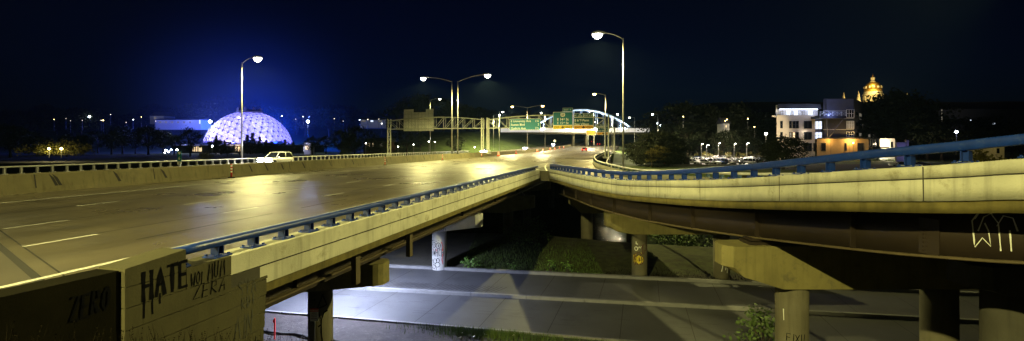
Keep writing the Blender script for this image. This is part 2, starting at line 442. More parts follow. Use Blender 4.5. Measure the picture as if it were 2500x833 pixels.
gro = g.build('ground', ['ground', 'dirt', 'grass_bank', 'concrete_dark', 'grass_near'], normals=False, smooth_=True); tag(gro, kind='structure')
wm = mat('water', (.004, .006, .009), .07, spec=.6)
_n = wm.node_tree.nodes; _l = wm.node_tree.links
_t = _n.new('ShaderNodeTexNoise'); _t.inputs['Scale'].default_value = 1.6; _t.inputs['Detail'].default_value = 4
_mp = _n.new('ShaderNodeMapping'); _mp.inputs['Scale'].default_value = (.6, 2.2, 1); _c = _n.new('ShaderNodeTexCoord')
_b = _n.new('ShaderNodeBump'); _b.inputs['Strength'].default_value = .35; _b.inputs['Distance'].default_value = .25
_l.new(_c.outputs['Object'], _mp.inputs[0]); _l.new(_mp.outputs[0], _t.inputs[0]); _l.new(_t.outputs['Fac'], _b.inputs['Height']); _l.new(_b.outputs[0], _n['Principled BSDF'].inputs['Normal'])
m = MB(); m.add([S(40, -700, -8.4), S(40, 600, -8.4), S(126, 600, -8.4), S(126, -700, -8.4)], [(0, 1, 2, 3)])
tag(m.build('river_water', 'water'), kind='structure')

# ------------------------------------------------------------------ motorway surfaces
def sheet(name, rows, matn, kind='structure'):
    m = MB(); n = len(rows[0])
    for r in rows: m.v += [Vector(p) for p in r]
    for j in range(len(rows)-1):
        for i in range(n-1): m.f.append([j*n+i, j*n+i+1, (j+1)*n+i+1, (j+1)*n+i]); m.mi.append(0)
    return tag(m.build(name, matn, normals=False), kind=kind)
rows = []
SS = [-60, -30, -10, 0, 7.5, 15, 25, 36.9]
for s in SS: rows.append([SR(s, lerp(-29.8, -7.3, k/8)) for k in range(9)])
sheet('motorway', rows, 'road')
rows = []
for s in axis([(37, 70, 1.5), (70, 144, 4), (144, 360, 12), (360, 900, 30)]):
    f = f_at_s(min(s, 144)); fd = sd(f.x, f.y)[1]-.15; fz = f.z-F_ROAD if s < 66 else roadz(s)
    if s > 144: fd = lerp(fd, -4.0, smooth(144, 200, s)); fz = roadz(s)
    if 66 <= s <= 90: fz = lerp(f_at_s(66).z-F_ROAD, roadz(s), smooth(66, 90, s))
    r = [SR(s, lerp(-29.8, -10.5, k/6)) for k in range(7)]
    r += [Vector((*S(s, lerp(-10.5, fd, k/4), 0).xy, lerp(roadz(s), fz, k/4))) for k in range(1, 5)]
    rows.append(r)
sheet('motorway', rows, 'road')
rows = []
for s in axis([(-60, 120, 20), (120, 900, 12)]): rows.append([SR(s, lerp(-46.2, -30.5, k/4)) for k in range(5)])
sheet('opposite_carriageway', rows, 'road')
sheet('approach_pavement', [[Vector((*S(-40, lerp(-7.35, -29.7, k/4), 0).xy, .004)) for k in range(5)], [Vector((*S(4.66+.39*(lerp(-7.35, -29.7, k/4)+7.35)*-1, lerp(-7.35, -29.7, k/4), 0).xy, .004)) for k in range(5)]], 'road_old')
# ramp deck surface
nN, nF = len(N_PATH), len(F_RAMP)
rows = []
Nin = offset(N_PATH, .38)
for k in range(81):
    t = k/80; a = Nin[min(nN-1, round(t*(nN-1)))]; b = F_RAMP[min(nF-1, round(t*(nF-1)))]
    a = Vector((a.x, a.y, a.z-CONC)); b = Vector((b.x, b.y, b.z-F_ROAD))
    rows.append([a.lerp(b, q/5) for q in range(6)])
RAMP_ROWS = rows
sheet('ramp_road', rows, 'road')
# gore infill between the two parapet ends
m = MB()
a = S(36.9, -7.3, 0); b = Nin[0]; m.add([a, S(36.9, -6.9, 0), Vector((N_PATH[0].x, N_PATH[0].y, N_PATH[0].z-CONC)), Vector((b.x, b.y, b.z-CONC)), Vector((f_at_s(37.6).x, f_at_s(37.6).y-.2, -.2)), S(37.6, -7.3, -.012)], [(0, 1, 2, 3, 4, 5)])
tag(m.build('gore_pavement', 'road'), kind='structure')

# painted lines, joints and cracks on the road: thin sheets 4-8 mm above it
def line(m, s0, s1, d, wd, h=.010, step=6):
    n = max(1, int((s1-s0)/step))
    for k in range(n):
        a, b = lerp(s0, s1, k/n), lerp(s0, s1, (k+1)/n)
        m.add([SR(a, d-wd/2, h), SR(a, d+wd/2, h), SR(b, d+wd/2, h), SR(b, d-wd/2, h)], [(0, 1, 2, 3)])
m = MB()
line(m, -40, 62, -10.5, .16); line(m, 100, 500, -7.6, .16); line(m, -40, 600, -25.9, .16)
for d, ph in ((-14.2, 2.1), (-17.8, 3.6), (-21.6, 2.2)):
    k = -6
    while ph+5.6*k < 320:
        s = ph+5.6*k; line(m, s, s+1.6, d, .13); k += 1
for d in (-34.5, -38.5, -42.3): line(m, -40, 500, d, .13)
def pline(m, pts, wd, h=.008):
    a = offset(pts, wd/2); b = offset(pts, -wd/2); n = len(pts)
    up = Vector((0, 0, h))
    b0 = len(m.v); m.v += [p+up for p in a]+[p+up for p in b]
    for i in range(n-1): m.f.append([b0+i, b0+i+1, b0+n+i+1, b0+n+i]); m.mi.append(0)
def on_ramp(t0, t1, q):
    out = []
    for k in range(60):
        t = lerp(t0, t1, k/59)*80; i = min(79, int(t)); r0, r1 = RAMP_ROWS[i], RAMP_ROWS[i+1]
        a = r0[0].lerp(r0[-1], q); b = r1[0].lerp(r1[-1], q); out.append(a.lerp(b, t-i))
    return out
g1 = [SR(62, -10.4), SR(55, -9.6), SR(49, -8.6), SR(44, -7.6), SR(40, -6.8, -.0)]
pline(m, spline(g1, 6)+on_ramp(.02, 1, .09), .15, .02)
fl = [Vector((p.x, p.y, p.z-F_ROAD)) for p in offset(F_PATH, 1.55)][::4]
pline(m, [p for p in fl if sd(p.x, p.y)[0] < 110 and p.y > 12], .15, .03)
tag(m.build('lane_markings', 'paint_white', normals=False), kind='structure')
m = MB(); rj = random.Random(3)
def jline(pts, wd):
    pts = [Vector((*S(s, d, 0).xy, roadz(s))) for s, d in pts]; pline(m, pts, wd, .008)
jline([(4.7, -7.4), (13.4, -29.7)], .13)
jline([(5.05, -7.4), (13.75, -29.7)], .035)
for d in (-12.4, -14.35, -18.0, -21.8, -24.4):
    s = 9
    while s < 90:
        L = rj.uniform(3, 10); jline([(s, d+rj.uniform(-.04, .04)), (s+L/2, d+rj.uniform(-.08, .08)), (s+L, d+rj.uniform(-.04, .04))], rj.uniform(.03, .07)); s += L+rj.uniform(1, 8)
for s in (24, 33, 45, 60, 78, 96): jline([(s, -29.7), (s-.6, -20), (s-1, -10.6)], .06)
tag(m.build('road_joints', 'crack', normals=False), kind='structure')

# ------------------------------------------------------------------ street under the bridges
def yn(x): return 21.1-.20*x
def ym(x): return 25.5-.16*x
def yf(x): return 30.2-.17*x
XL = [-60+5*k for k in range(25)]
sheet('lower_street', [[(x, yn(x), -6.2), (x, ym(x), -6.19)] for x in XL], 'road_lower')
sheet('upper_street', [[(x, ym(x)+.22, -6.06), (x, lerp(ym(x), yf(x), .5), -6.09), (x, yf(x), -6.12)] for x in XL], 'road_lower')
def kerb(name, fn, z0, z1, wd, L=3.2, x0=-60, x1=60):
    m = MB(); x = x0
    while x < x1:
        a, b = x+.012, x+L-.012
        m.hexa([(a, fn(a), z0), (b, fn(b), z0), (b, fn(b)+wd, z0), (a, fn(a)+wd, z0)], [(a, fn(a)+.03, z1), (b, fn(b)+.03, z1), (b, fn(b)+wd, z1), (a, fn(a)+wd, z1)]); x += L
    return tag(m.build(name, 'kerb'), kind='structure')
kerb('kerb', ym, -6.3, -6.03, .24); kerb('kerb', yf, -6.3, -5.95, .3); kerb('kerb', lambda x: yn(x)-.16, -6.3, -6.185, .16)
m = MB()
for k in range(34):                            # grooves scored into the apron beside the kerb
    x = -9.6+.26*k; y0 = ym(x)+.5
    m.add([(x, y0, -6.06), (x+.05, y0, -6.06), (x+.75, y0+.95, -6.07), (x+.70, y0+.95, -6.07)], [(0, 1, 2, 3)])
for k in range(26):
    x = -40+3.2*k
    m.add([(x, yn(x), -6.194), (x+.03, yn(x), -6.194), (x+1.33, ym(x), -6.184), (x+1.3, ym(x), -6.184)], [(0, 1, 2, 3)])
    m.add([(x, ym(x)+.25, -6.054), (x+.025, ym(x)+.25, -6.054), (x+1.33, yf(x)-.02, -6.114), (x+1.3, yf(x)-.02, -6.114)], [(0, 1, 2, 3)])
for k in range(60):                            # tyre scuffs
    x = rj.uniform(-14, 14); t = rj.uniform(.1, .9); y = lerp(yn(x), ym(x), t); L = rj.uniform(.4, 1.6); wdt = rj.uniform(.008, .02)
    m.add([(x, y, -6.19), (x+L, y-.17*L, -6.19), (x+L, y-.17*L+wdt, -6.19), (x, y+wdt, -6.19)], [(0, 1, 2, 3)])
for o in (m,):
    for v in o.v: v.z += .006
tag(m.build('street_joints', 'crack', normals=False), kind='structure')

# ------------------------------------------------------------------ motorway bridge
BR = thing('motorway_bridge', 'straight motorway bridge with pale banded parapet crossing the lower street', 'bridge', S(20, -18, -1))
def sprofile(name, prof, s0, s1, matn, parent, step=3.0):
    m = MB(); n = max(1, int((s1-s0)/step))
    m.sweep([[S(lerp(s0, s1, k/n), d, z) for d, z in prof] for k in range(n+1)]); return m.build(name, matn, parent)
sprofile('parapet', [(-6.9, -.25), (-6.9, .10), (-6.935, .105), (-6.935, .125), (-6.9, .13), (-6.9, .465), (-6.925, CONC), (-7.32, CONC), (-7.34, -.2)], 6.62, 36.9, 'concrete_light', BR)
sprofile('parapet_groove', [(-6.897, .104), (-6.897, .126), (-6.92, .126), (-6.92, .104)], 7.3, 36.8, 'crack', BR)
sprofile('deck_edge', [(-6.98, -.255), (-7.8, -.255), (-7.8, -.46), (-6.98, -.46)], 7.46, 118, 'concrete_stain', BR)
sprofile('deck_slab', [(-7.34, -.02), (-46.0, -.02), (-46.0, -.40), (-7.34, -.40)], 7.46, 118, 'concrete_dark', BR, 20)
for k, d in enumerate((-8.6, -11.3, -14.4, -17.5, -20.6, -23.7, -26.8)):
    gd = sprofile('girder', [(d-.012, -.41), (d+.012, -.41), (d+.012, -1.55), (d-.012, -1.33)], 7.46, 118, 'girder_brown', BR, 20)
    sprofile('flange', [(d-.2, -1.335), (d+.2, -1.335), (d+.2, -1.38), (d-.2, -1.38)], 7.46, 118, 'girder_edge', gd, 20)
    if k < 2:
        for q in range(5):
            mm = MB(); mm.box(S(10.2+6.3*q, d+.08, -.87), (.13, .02, .9), rz=-PHI); mm.build('stiffener', 'girder_brown', gd)
for s in (11.8, 15.2):
    m = MB(); m.box(S(s, -7.75, -1.05), (.16, .22, 1.15), rz=-PHI); m.box(S(s, -7.75, -.5), (.24, .3, .06), rz=-PHI); m.build('drainpipe', 'girder_edge', BR)
# wing wall and end block of the parapet, coursed, with graffiti
WW = thing('wing_wall', 'coursed concrete wing wall sprayed with black graffiti, ending the parapet', 'wall', S(6, -6.9, -1))
m = MB()
def course(mb, s0, s1, z0, z1a, z1b, d0=-6.86, th=.5):
    f = [(s0, d0), (s1, d0), (s1, d0-th), (s0, d0-th)]
    mb.hexa([S(s, d, z0) for s, d in f], [S(s0, d0-.0, z1a), S(s1, d0, z1b), S(s1, d0-th, z1b), S(s0, d0-th, z1a)])
zc = .487
course(m, 4.83, 5.74, .46, .72, .80); course(m, 4.83, 5.74, .16, .448, .448)
course(m, 5.752, 6.6, .16, .487, .487)
z = .148
while z > -6:
    t = .30; zt = min(z, -.10); sl = lerp(7.46, 7.30, min(1, (.15-z)/2.0))
    course(m, 4.83, 6.6, z-t, z, z); (course(m, 6.612, sl, z-t, zt, zt, d0=-6.875) if zt > z-t+.02 else None); z -= t+.012
m.build('wall_face', 'concrete_wall', WW)
m = MB(); course(m, 4.86, 7.28, -6.2, .12, .12, d0=-6.885, th=.4); course(m, 4.86, 5.7, .12, .6, .6, d0=-6.885, th=.4); m.build('wall_core', 'concrete_dark', WW)
def wall_uv(u, v): return S(u, -6.852, v)
rg = random.Random(5)
m = MB(); strokes(m, word('HATE', 5.08, .19, .195, .40, 0, rg), .052, wall_uv)
strokes(m, [[(5.09, .22), (5.085, -.06)], [(5.205, .22), (5.21, -.04)], [(5.32, .22), (5.32, .08)]], .026, wall_uv); m.build('graffiti', 'spray_black', WW)
m = MB(); strokes(m, word('WOL', 5.82, .17, .10, .20, .05, rg)+word('MUM', 6.13, .18, .125, .27, .05, rg)+word('ZERA', 5.86, -.06, .17, .21, .15, rg), .017, wall_uv); m.build('graffiti', 'spray_black', WW)
def wall_uv2(u, v): return S(u, -6.868, v)
m = MB(); strokes(m, word('SYA', 6.78, -.30, .15, .26, 0, rg)+word('RDI', 6.84, -.56, .13, .22, 0, rg)+word('AIN', 6.66, -1.10, .22, .44, .05, rg)+word('VANIN', 6.68, -1.56, .13, .34, .05, rg), .014, wall_uv2); m.build('graffiti', 'spray_grey', WW)
# retaining wall further back along the shoulder, turned and near-black to carry its shade
RW = thing('retaining_wall', 'dark plain retaining wall beside the shoulder, left of the graffiti block', 'wall', S(0, -7.2, -1))
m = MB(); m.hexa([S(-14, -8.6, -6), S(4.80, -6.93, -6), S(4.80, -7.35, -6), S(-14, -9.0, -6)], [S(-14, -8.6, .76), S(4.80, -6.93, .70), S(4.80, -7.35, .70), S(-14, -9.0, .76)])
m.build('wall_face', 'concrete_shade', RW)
m = MB(); strokes(m, word('ZERO', 4.25, .20, .12, .30, .08, rg), .035, lambda u, v: S(u, -6.92-(4.8-u)*.0888+.006, v)); m.build('graffiti', 'spray_black', RW)
# abutment under the deck
AB = tag(MB().hexa([S(6.9, -7.5, -6.6), S(7.4, -7.5, -6.6), S(7.4, -46, -6.6), S(6.9, -46, -6.6)], [S(6.9, -7.5, -.45), S(7.4, -7.5, -.45), S(7.4, -46, -.45), S(6.9, -46, -.45)]).build('bridge_abutment', 'concrete_dark'), 'plain dark concrete abutment under the near end of the motorway bridge', 'abutment')

# ------------------------------------------------------------------ ramp bridge
RB = thing('ramp_bridge', 'curved ramp bridge with tall pale parapet sweeping up to the right', 'bridge', (9, 15, 0))
NP2 = N_PATH[::2]
def ramp_sweep(name, prof, matn, parent, path=None):
    path = path or NP2; n = len(path); rings = []
    for i, p in enumerate(path):
        t = path[min(i+1, n-1)]-path[max(i-1, 0)]; t.z = 0; t.normalize(); nn = Vector((-t.y, t.x, 0))
        rings.append([p+nn*o+Vector((0, 0, z)) for o, z in prof])
    return MB().sweep(rings).build(name, matn, parent, smooth_=25)
ramp_sweep('parapet', [(0, -.74), (0, -.285), (.05, -.282), (.05, -.262), (0, -.257), (0, -.02), (.025, 0), (.36, 0), (.38, -.7)], 'concrete_light', RB)
ramp_sweep('deck_edge', [(.05, -.745), (.9, -.745), (.9, -.99), (.05, -.99)], 'concrete_stain', RB)
ramp_sweep('parapet_groove', [(-.004, -.258), (-.004, -.284), (.02, -.284), (.02, -.258)], 'crack', RB)
for i in range(8, len(N_PATH)-2, 15):
    p = N_PATH[i]; t = N_PATH[i+1]-N_PATH[i]; t.z = 0; t.normalize(); nn = Vector((-t.y, t.x, 0))
    MB().add([p-nn*.004+Vector((0, 0, -.02)), p-nn*.004+t*.022+Vector((0, 0, -.02)), p-nn*.004+t*.03+Vector((0, 0, -.73)), p-nn*.004+t*.01+Vector((0, 0, -.73))], [(0, 1, 2, 3)]).build('parapet_joint', 'crack', RB, normals=False)
m = MB()
for r in RAMP_ROWS[::2]:
    m.v += [r[0]+Vector((0, 0, -.02)), r[-1]+Vector((0, 0, -.02)), r[-1]+Vector((0, 0, -.42)), r[0]+Vector((0, 0, -.42))]
n_ = len(RAMP_ROWS[::2])
for i in range(n_-1):
    for k in range(4): m.f.append([4*i+k, 4*i+4+k, 4*i+4+(k+1) % 4, 4*i+(k+1) % 4]); m.mi.append(0)
m.build('deck_slab', 'concrete_dark', RB)
for o, z0 in ((1.0, -2.02), (3.4, -2.02), (5.6, -2.02)):
    gd = ramp_sweep('girder', [(o, -.992), (o+.024, -.992), (o+.024, z0+.04), (o, z0+.04)], 'girder_brown', RB)
    ramp_sweep('flange', [(o-.2, z0+.038), (o+.22, z0+.038), (o+.22, z0-.005), (o-.2, z0-.005)], 'girder_edge', gd)
    if o == 1.0:
        gp = offset(N_PATH, o-.09)
        for i in range(6, len(gp)-4, 14):
            t = gp[i+1]-gp[i]; mm = MB(); mm.box(gp[i]+Vector((0, 0, -1.49)), (.16, .02, .98), rz=math.atan2(t.y, t.x)+PI/2); mm.build('stiffener', 'girder_brown', gd)
        # splice plate with bolts, and white spray paint at the right
        ii = min(range(len(N_PATH)), key=lambda i: abs(N_PATH[i].y-9.25)); gq = offset(N_PATH, o-.012)
        def gird_uv(u, v, gq=gq, base=ii):
            k = base+u/.25; i = int(math.floor(k)); p = gq[i].lerp(gq[i+1], k-i); return p+Vector((0, 0, v))
        mm = MB(); pc = gird_uv(-.61, -1.57); mm.box(pc, (.03, .4, .8), rz=.25)
        for a in range(5):
            for b in range(8):
                p = gird_uv(-.75+a*.07, -1.25-b*.09); mm.box(p, (.03, .03, .03))
        mm.build('splice_plate', 'girder_brown', gd)
        mm = MB(); ww = [[(.24, -1.05), (.16, -1.2), (.2, -1.75), (.32, -1.55), (.46, -1.72), (.42, -1.4), (.36, -1.25)], [(.25, -1.4), (.34, -1.12), (.46, -1.05), (.58, -1.25), (.62, -1.8)], [(.56, -1.3), (.66, -1.1), (.8, -1.15), (.86, -1.4)], [(.76, -1.4), (.78, -1.8)], [(.2, -1.15), (.3, -.98), (.44, -1.0), (.5, -1.12)]]
        strokes(mm, ww, .022, gird_uv); mm.build('graffiti', 'spray_white', gd)
# nose wall joining both parapets at the gore
m = MB(); a0, b0 = S(36.9, -6.9, 0), N_PATH[0]
m.hexa([(a0.x-.2, a0.y-.1, -.46), (b0.x+.2, b0.y-.1, -.46), (b0.x+.2, b0.y+.3, -.46), (a0.x-.2, a0.y+.4, -.46)], [(a0.x-.2, a0.y-.1, .36), (b0.x+.2, b0.y-.1, .36), (b0.x+.2, b0.y+.3, .36), (a0.x-.2, a0.y+.4, .36)])
m.build('nose_wall', 'concrete', RB)
# far side barrier of the ramp
FB = thing('ramp_barrier', 'low concrete barrier along the far curved side of the ramp', 'barrier', (10, 40, 0))
ramp_sweep('barrier_wall', [(0, -.32), (.08, -.86), (-.3, -.86), (-.3, -1.3), (-.36, -1.3), (-.36, -.32)], 'concrete', FB, path=F_PATH[::2])

# ------------------------------------------------------------------ piers
def cap_mesh(m, prof, y0, y1, tipx, cut=.28):
    def ring(y, c): return [((x-c*(1 if tipx > 0 else -1)) if abs(x-tipx) < .05 else x, y, z) for x, z in prof]
    m.sweep([ring(y0, cut), ring(y0+.12, cut*.4), ring(y0+.3, 0), ring(y1-.3, 0), ring(y1-.12, cut*.4), ring(y1, cut)])
def col_uv(r, a0, cx=0, z0=0, cy=0):           # column face, u in metres around from the camera side
    def f(u, v): a = -PI/2+a0+u/r; return Vector((cx+(r+.006)*math.cos(a), cy+(r+.006)*math.sin(a), z0+v))
    return f
def pier(name, label, loc, rz, cols, prof, tipx, matn, bear, r=.5, capmat='concrete_cap', wd=.55, gr='bridge piers'):
    t = thing(name, label, 'pier', loc, rz, gr)
    zb = min(z for x, z in prof)
    for i, x in enumerate(cols):
        m = MB(); m.lathe([(r*1.02, -.5), (r, .1), (r, zb+.12)], (x, 0, 0), 28)
        c = m.build('column', matn, t, local=True, smooth_=40)
    m = MB(); cap_mesh(m, prof, -wd, wd, tipx); m.build('pier_cap', capmat, t, local=True)
    for x, z0, z1 in bear:
        m = MB(); m.box((x, 0, z0+.05), (.8, .7, .1)); m.box((x-.15, 0, (z0+z1)/2), (.16, .4, z1-z0-.1)); m.box((x+.15, 0, (z0+z1)/2), (.16, .4, z1-z0-.1)); m.box((x, 0, z1-.04), (.6, .6, .07)); m.build('bearing', 'girder_brown', t, local=True)
    return t
LP = [(3.1, 3.9), (3.1, 3.05), (-.7, 2.5), (-19, 2.5), (-19, 3.9)]
LB = [(12.6+d, 3.9, 4.8) for d in (-11.3, -14.4, -17.5, -20.6, -23.7, -26.8)]
pA = pier('bridge_pier', 'nearest pier of the motorway bridge with warning sign beside its column', S(16.6, -12.6, -6.2), -PHI, (0, -7.5, -15), LP, 3.1, 'concrete', LB+[(2.2, 3.9, 4.8)])
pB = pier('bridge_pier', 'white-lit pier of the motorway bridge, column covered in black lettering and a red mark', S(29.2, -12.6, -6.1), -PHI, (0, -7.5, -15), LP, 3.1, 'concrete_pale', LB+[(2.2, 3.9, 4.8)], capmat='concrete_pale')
pC = pier('bridge_pier', 'dim pier of the motorway bridge standing behind the grassy patch', S(42.0, -11.0, -6.2), -PHI, (0, -7.5, -15), [(2.6, 3.9), (2.6, 2.75), (-.4, 2.2), (-19, 2.2), (-19, 3.9)], 2.6, 'concrete', [(1.2, 3.9, 4.8)])
for i, s in enumerate((58, 78, 98)):
    pier('bridge_pier', ['dark river pier under the motorway bridge, first beyond the bank', 'dark river pier under the motorway bridge, middle of the river', 'dark river pier under the motorway bridge, nearest the far bank'][i], S(s, -12.6, -8.6), -PHI, (0, -7.5, -15), [(3.1, 6.3), (3.1, 5.4), (-.7, 4.9), (-19, 4.9), (-19, 6.3)], 3.1, 'concrete_dark', [(2.2, 6.3, 7.2)])
for p, txt in ((pA, 0), (pB, 1)):
    m = MB(); f = col_uv(.5, .3)
    if txt == 0:
        strokes(m, [[(.25, 2.45), (.05, 1.9), (.42, 2.0), (.25, 2.45)], [(.08, 1.75), (.2, 1.4), (.3, 1.7), (.42, 1.75)], [(.2, 1.4), (.2, .9), (.24, .5)], [(.1, 1.15), (.16, 1.2)], [(-.08, 2.25), (-.05, 2.28)]], .05, f); m.build('graffiti', 'spray_black', p, local=True)
        m = MB(); strokes(m, [[(-.5, 2.0), (-.5, 1.6)], [(-.4, 2.05), (-.25, 2.05)], [(-.4, 2.05), (-.4, 1.7)], [(-.5, .7), (-.3, .9), (-.25, .6)], [(-.1, .4), (.05, .6), (.1, .3)]], .02, f); m.build('graffiti', 'spray_grey', p, local=True)
    else:
        f = col_uv(.5, .15)
        ln = word('SWHCH', -.52, .95, .21, .5, .02, rg)+[arc(-.27, 1.72, .14, .2), arc(.05, 1.68, .15, .2), arc(-.42, 1.85, .1, .15, 60, 300), [(-.5, 2.0), (-.3, 2.05), (-.1, 1.98), (.1, 2.05)], [(-.24, 1.8), (-.27, 1.6)], [(.06, 1.76), (.06, 1.6)]]
        ln += [[(-.5, .55), (-.42, .75), (-.36, .5), (-.42, .12)], arc(-.18, .62, .14, .16), arc(.0, .38, .17, .16), arc(-.28, .22, .12, .14), [(-.05, .2), (-.1, .02)], arc(.02, .66, .11, .15, -60, 200)]
        strokes(m, ln, .035, f); m.build('graffiti', 'spray_black', p, local=True)
        m = MB(); strokes(m, [[(-.28, 1.40), (-.12, 1.38)]], .15, f); strokes(m, [[(.28, 1.9), (.38, 1.6), (.34, 1.3)], [(.36, 1.1), (.3, .7), (.38, .4)]], .05, f); m.build('graffiti', 'spray_red', p, local=True)
        m = MB(); strokes(m, word('UNDINOSE!', -.4, 2.72, .15, .2, .1, rg), .028, lambda u, v: Vector((u, -.556, v))); m.build('graffiti', 'spray_black', p, local=True)
RA = [(-2.5, 5.35), (-2.5, 4.67), (-1.9, 4.35), (-.6, 3.95), (7.5, 3.95), (7.5, 5.35)]
qA = pier('ramp_pier', 'nearest yellow-lit pier of the ramp, broad cap above one round column', (9.5, 15.3, -6.2), 0, (0, 5.0), RA, -2.5, 'concrete', [(-1.2, 5.35, 5.55)], r=.5)
qB = pier('ramp_pier', 'ramp pier with yellow and maroon graffiti on its round column', (8.4, 29.7, -6.1), 0, (0, 5.4), [(-2.3, 4.14), (-2.3, 3.3), (-1.6, 3.0), (-.5, 2.8), (8.6, 2.8), (8.6, 4.14)], -2.3, 'concrete', [(-1.6, 4.14, 4.5), (1.5, 4.14, 4.5)], r=.5)
qC = pier('ramp_pier', 'dim ramp pier at the bank edge, nearest the bridge fork', (6.9, 41.5, -6.2), 0, (0, 4.2), [(-1.7, 4.0), (-1.7, 3.3), (-.6, 2.5), (6, 2.5), (6, 4.0)], -1.7, 'concrete', [(-.6, 4.0, 4.6)], r=.55)
qD = pier('ramp_pier', 'dark ramp pier with a stout column at the right edge', (12.5, 11.3, -6.2), 0, (0, 4.6), [(-1.3, 5.75), (-1.3, 5.2), (-.6, 5.05), (6, 5.05), (6, 5.75)], -1.3, 'concrete_dark', [], r=.55, capmat='concrete_dark')  # darker concrete puts the deck's shade into this pier's colour
f = col_uv(.5, -.1); m = MB()
strokes(m, [arc(-.12, 1.15, .3, .32), [(-.5, .9), (-.4, 1.5), (-.1, 1.62), (.05, 1.5)], arc(-.45, 1.1, .15, .35, -80, 120), [(.1, 2.05), (.12, 1.55), (.2, 1.5), (.25, 1.75), (.42, 1.75), (.45, 2.0), (.3, 2.2), (.1, 2.05)], [(.5, 1.75), (.55, 2.15)], [(-.2, 1.3), (.0, 1.3)], [(-.1, 1.3), (-.1, 1.05)], [(-.2, 1.1), (.0, 1.1), (.02, 1.25)]], .045, f); m.build('graffiti', 'spray_maroon', qB, local=True)
fy = col_uv(.497, -.1); m = MB()
for q in range(9):
    v = .90+q*.062; hw = .27*math.sqrt(max(.05, 1-((v-1.15)/.3)**2)); strokes(m, [[(-.12-hw, v), (-.12+hw, v)]], .07, fy)
strokes(m, [[(-.45, .95), (-.42, 1.4)], [(-.25, 1.5), (-.02, 1.55)]], .14, fy); m.build('graffiti', 'spray_yellow', qB, local=True)
m = MB(); strokes(m, [arc(-.3, 1.85, .1, .12), [(-.32, 2.2), (-.2, 2.15)], [(-.15, 1.9), (-.1, 2.0), (-.04, 1.9), (.02, 2.0)], [(-.3, 2.3), (-.28, 2.15)]], .05, f); m.build('graffiti', 'spray_white', qB, local=True)
f2 = col_uv(.5, 0, 5.4); m = MB(); strokes(m, [arc(0, 2.0, .13, .16), [(.0, 1.8), (.05, 1.6)], [(0, 2.05), (.05, 1.95)]], .04, f2); m.build('graffiti', 'spray_black', qB, local=True)
m = MB(); strokes(m, [[(-.2, 1.6), (-.25, 1.2), (-.1, .9), (-.2, .4)], [(.05, .5), (.1, .9), (.2, .7), (.15, .3)], [(-.3, 2.1), (-.1, 2.3)]], .05, f2); m.build('graffiti', 'spray_white', qB, local=True)
f = col_uv(.5, -.1); m = MB(); strokes(m, word('FIXU', -.38, 2.2, .19, .24, .05, rg)+[[(.3, 2.05), (.1, 1.92), (-.42, 1.95)], [(-.42, 1.95), (-.34, 2.02)]]+word('WOL', -.35, 1.66, .16, .2, 0, rg), .022, f); m.build('graffiti', 'spray_black', qA, local=True)
m = MB(); strokes(m, [[(-.47, 3.2), (-.46, 2.85)]], .03, f); m.build('graffiti', 'spray_white', qA, local=True)
# ------------------------------------------------------------------ railings
def post_mesh(h, name, matn, wd=.13, dp=.16):
    m = MB()
    m.box((0, 0, .012), (.34, .30, .022))
    m.box((-wd/2+.01, 0, h/2+.02), (.02, dp, h-.04)); m.box((wd/2-.01, 0, h/2+.02), (.02, dp, h-.04)); m.box((0, 0, h/2+.02), (wd-.042, .022, h-.042))
    for sx in (-.13, .13):
        for sy in (-.11, .11): m.box((sx, sy, .04), (.035, .035, .03))
    return m.mesh(name, matn)
def railing(label, path, h, matn, thick=.13, wd=.17, spacing=.8, base='guard_rail', zoff=0.0, postmat=None, group=None, first2=False):
    """path: points on the rail's top line; h: rail top above what the posts stand on"""
    t = thing(base, label, 'railing', path[0], group=group)
    pts = resample(path, .4) if len(path) < 900 else path
    rings = []; n = len(pts)
    for i, p in enumerate(pts):
        d = pts[min(i+1, n-1)]-pts[max(i-1, 0)]; d.z = 0; d.normalize(); nn = Vector((-d.y, d.x, 0))
        b = .022
        rings.append([p+nn*o+Vector((0, 0, z)) for o, z in ((-wd/2, -b), (-wd/2+b, 0), (wd/2-b, 0), (wd/2, -b), (wd/2, -thick+b), (wd/2-b, -thick), (-wd/2+b, -thick), (-wd/2, -thick+b))])
    MB().sweep(rings).build('rail', matn, t, smooth_=30)
    me = post_mesh(h-thick, 'post', postmat or matn)
    pp = resample(pts, spacing); pp = pp[:-1] if len(pp) > 3 else pp
    far = []
    order = sorted(range(len(pp)), key=lambda i: pp[i].length)
    near = set(order[:96])
    for i, p in enumerate(pp):
        d = (pp[min(i+1, len(pp)-1)]-pp[max(i-1, 0)]); rz = math.atan2(d.y, d.x)
        if i in near:
            o = link('post', me, t); o.location = p-wloc(t)-Vector((0, 0, h)); o.rotation_euler = (0, 0, rz)
        else: far.append((p, rz))
    if far:
        m = MB()
        for p, rz in far: m.box(p-Vector((0, 0, h/2+.03)), (.13, .16, h-.06), rz=rz)
        tag(m.build('distant_posts', postmat or matn, t), kind='stuff')
    return t
railing('blue painted bridge rail on short posts along the straight motorway parapet', [S(lerp(5.72, 36.8, k/80), -7.08, .80) for k in range(81)], .80-CONC, 'rail_blue', spacing=.8)
railing('blue painted bridge rail on stout posts rising along the curved ramp parapet', [p+Vector((0, 0, .45)) for p in offset(N_PATH, .17)], .45, 'rail_blue', thick=.2, wd=.2, spacing=.93)
railing('weathered grey rail topping the far curved barrier of the ramp', offset(F_PATH, -.16), .32, 'rail_grey', thick=.12, spacing=1.25, postmat='rail_dark')
railing('thin grey rail lining the far side of the opposite carriageway', [S(lerp(-40, 130, k/200), -46.3, .86) for k in range(201)], .62, 'rail_grey', thick=.12, spacing=1.0)
m = MB(); m.sweep([[S(s, d, z) for d, z in ((-46.1, -.3), (-46.1, .24), (-46.5, .24), (-46.5, -.3))] for s in (-40, 130)])
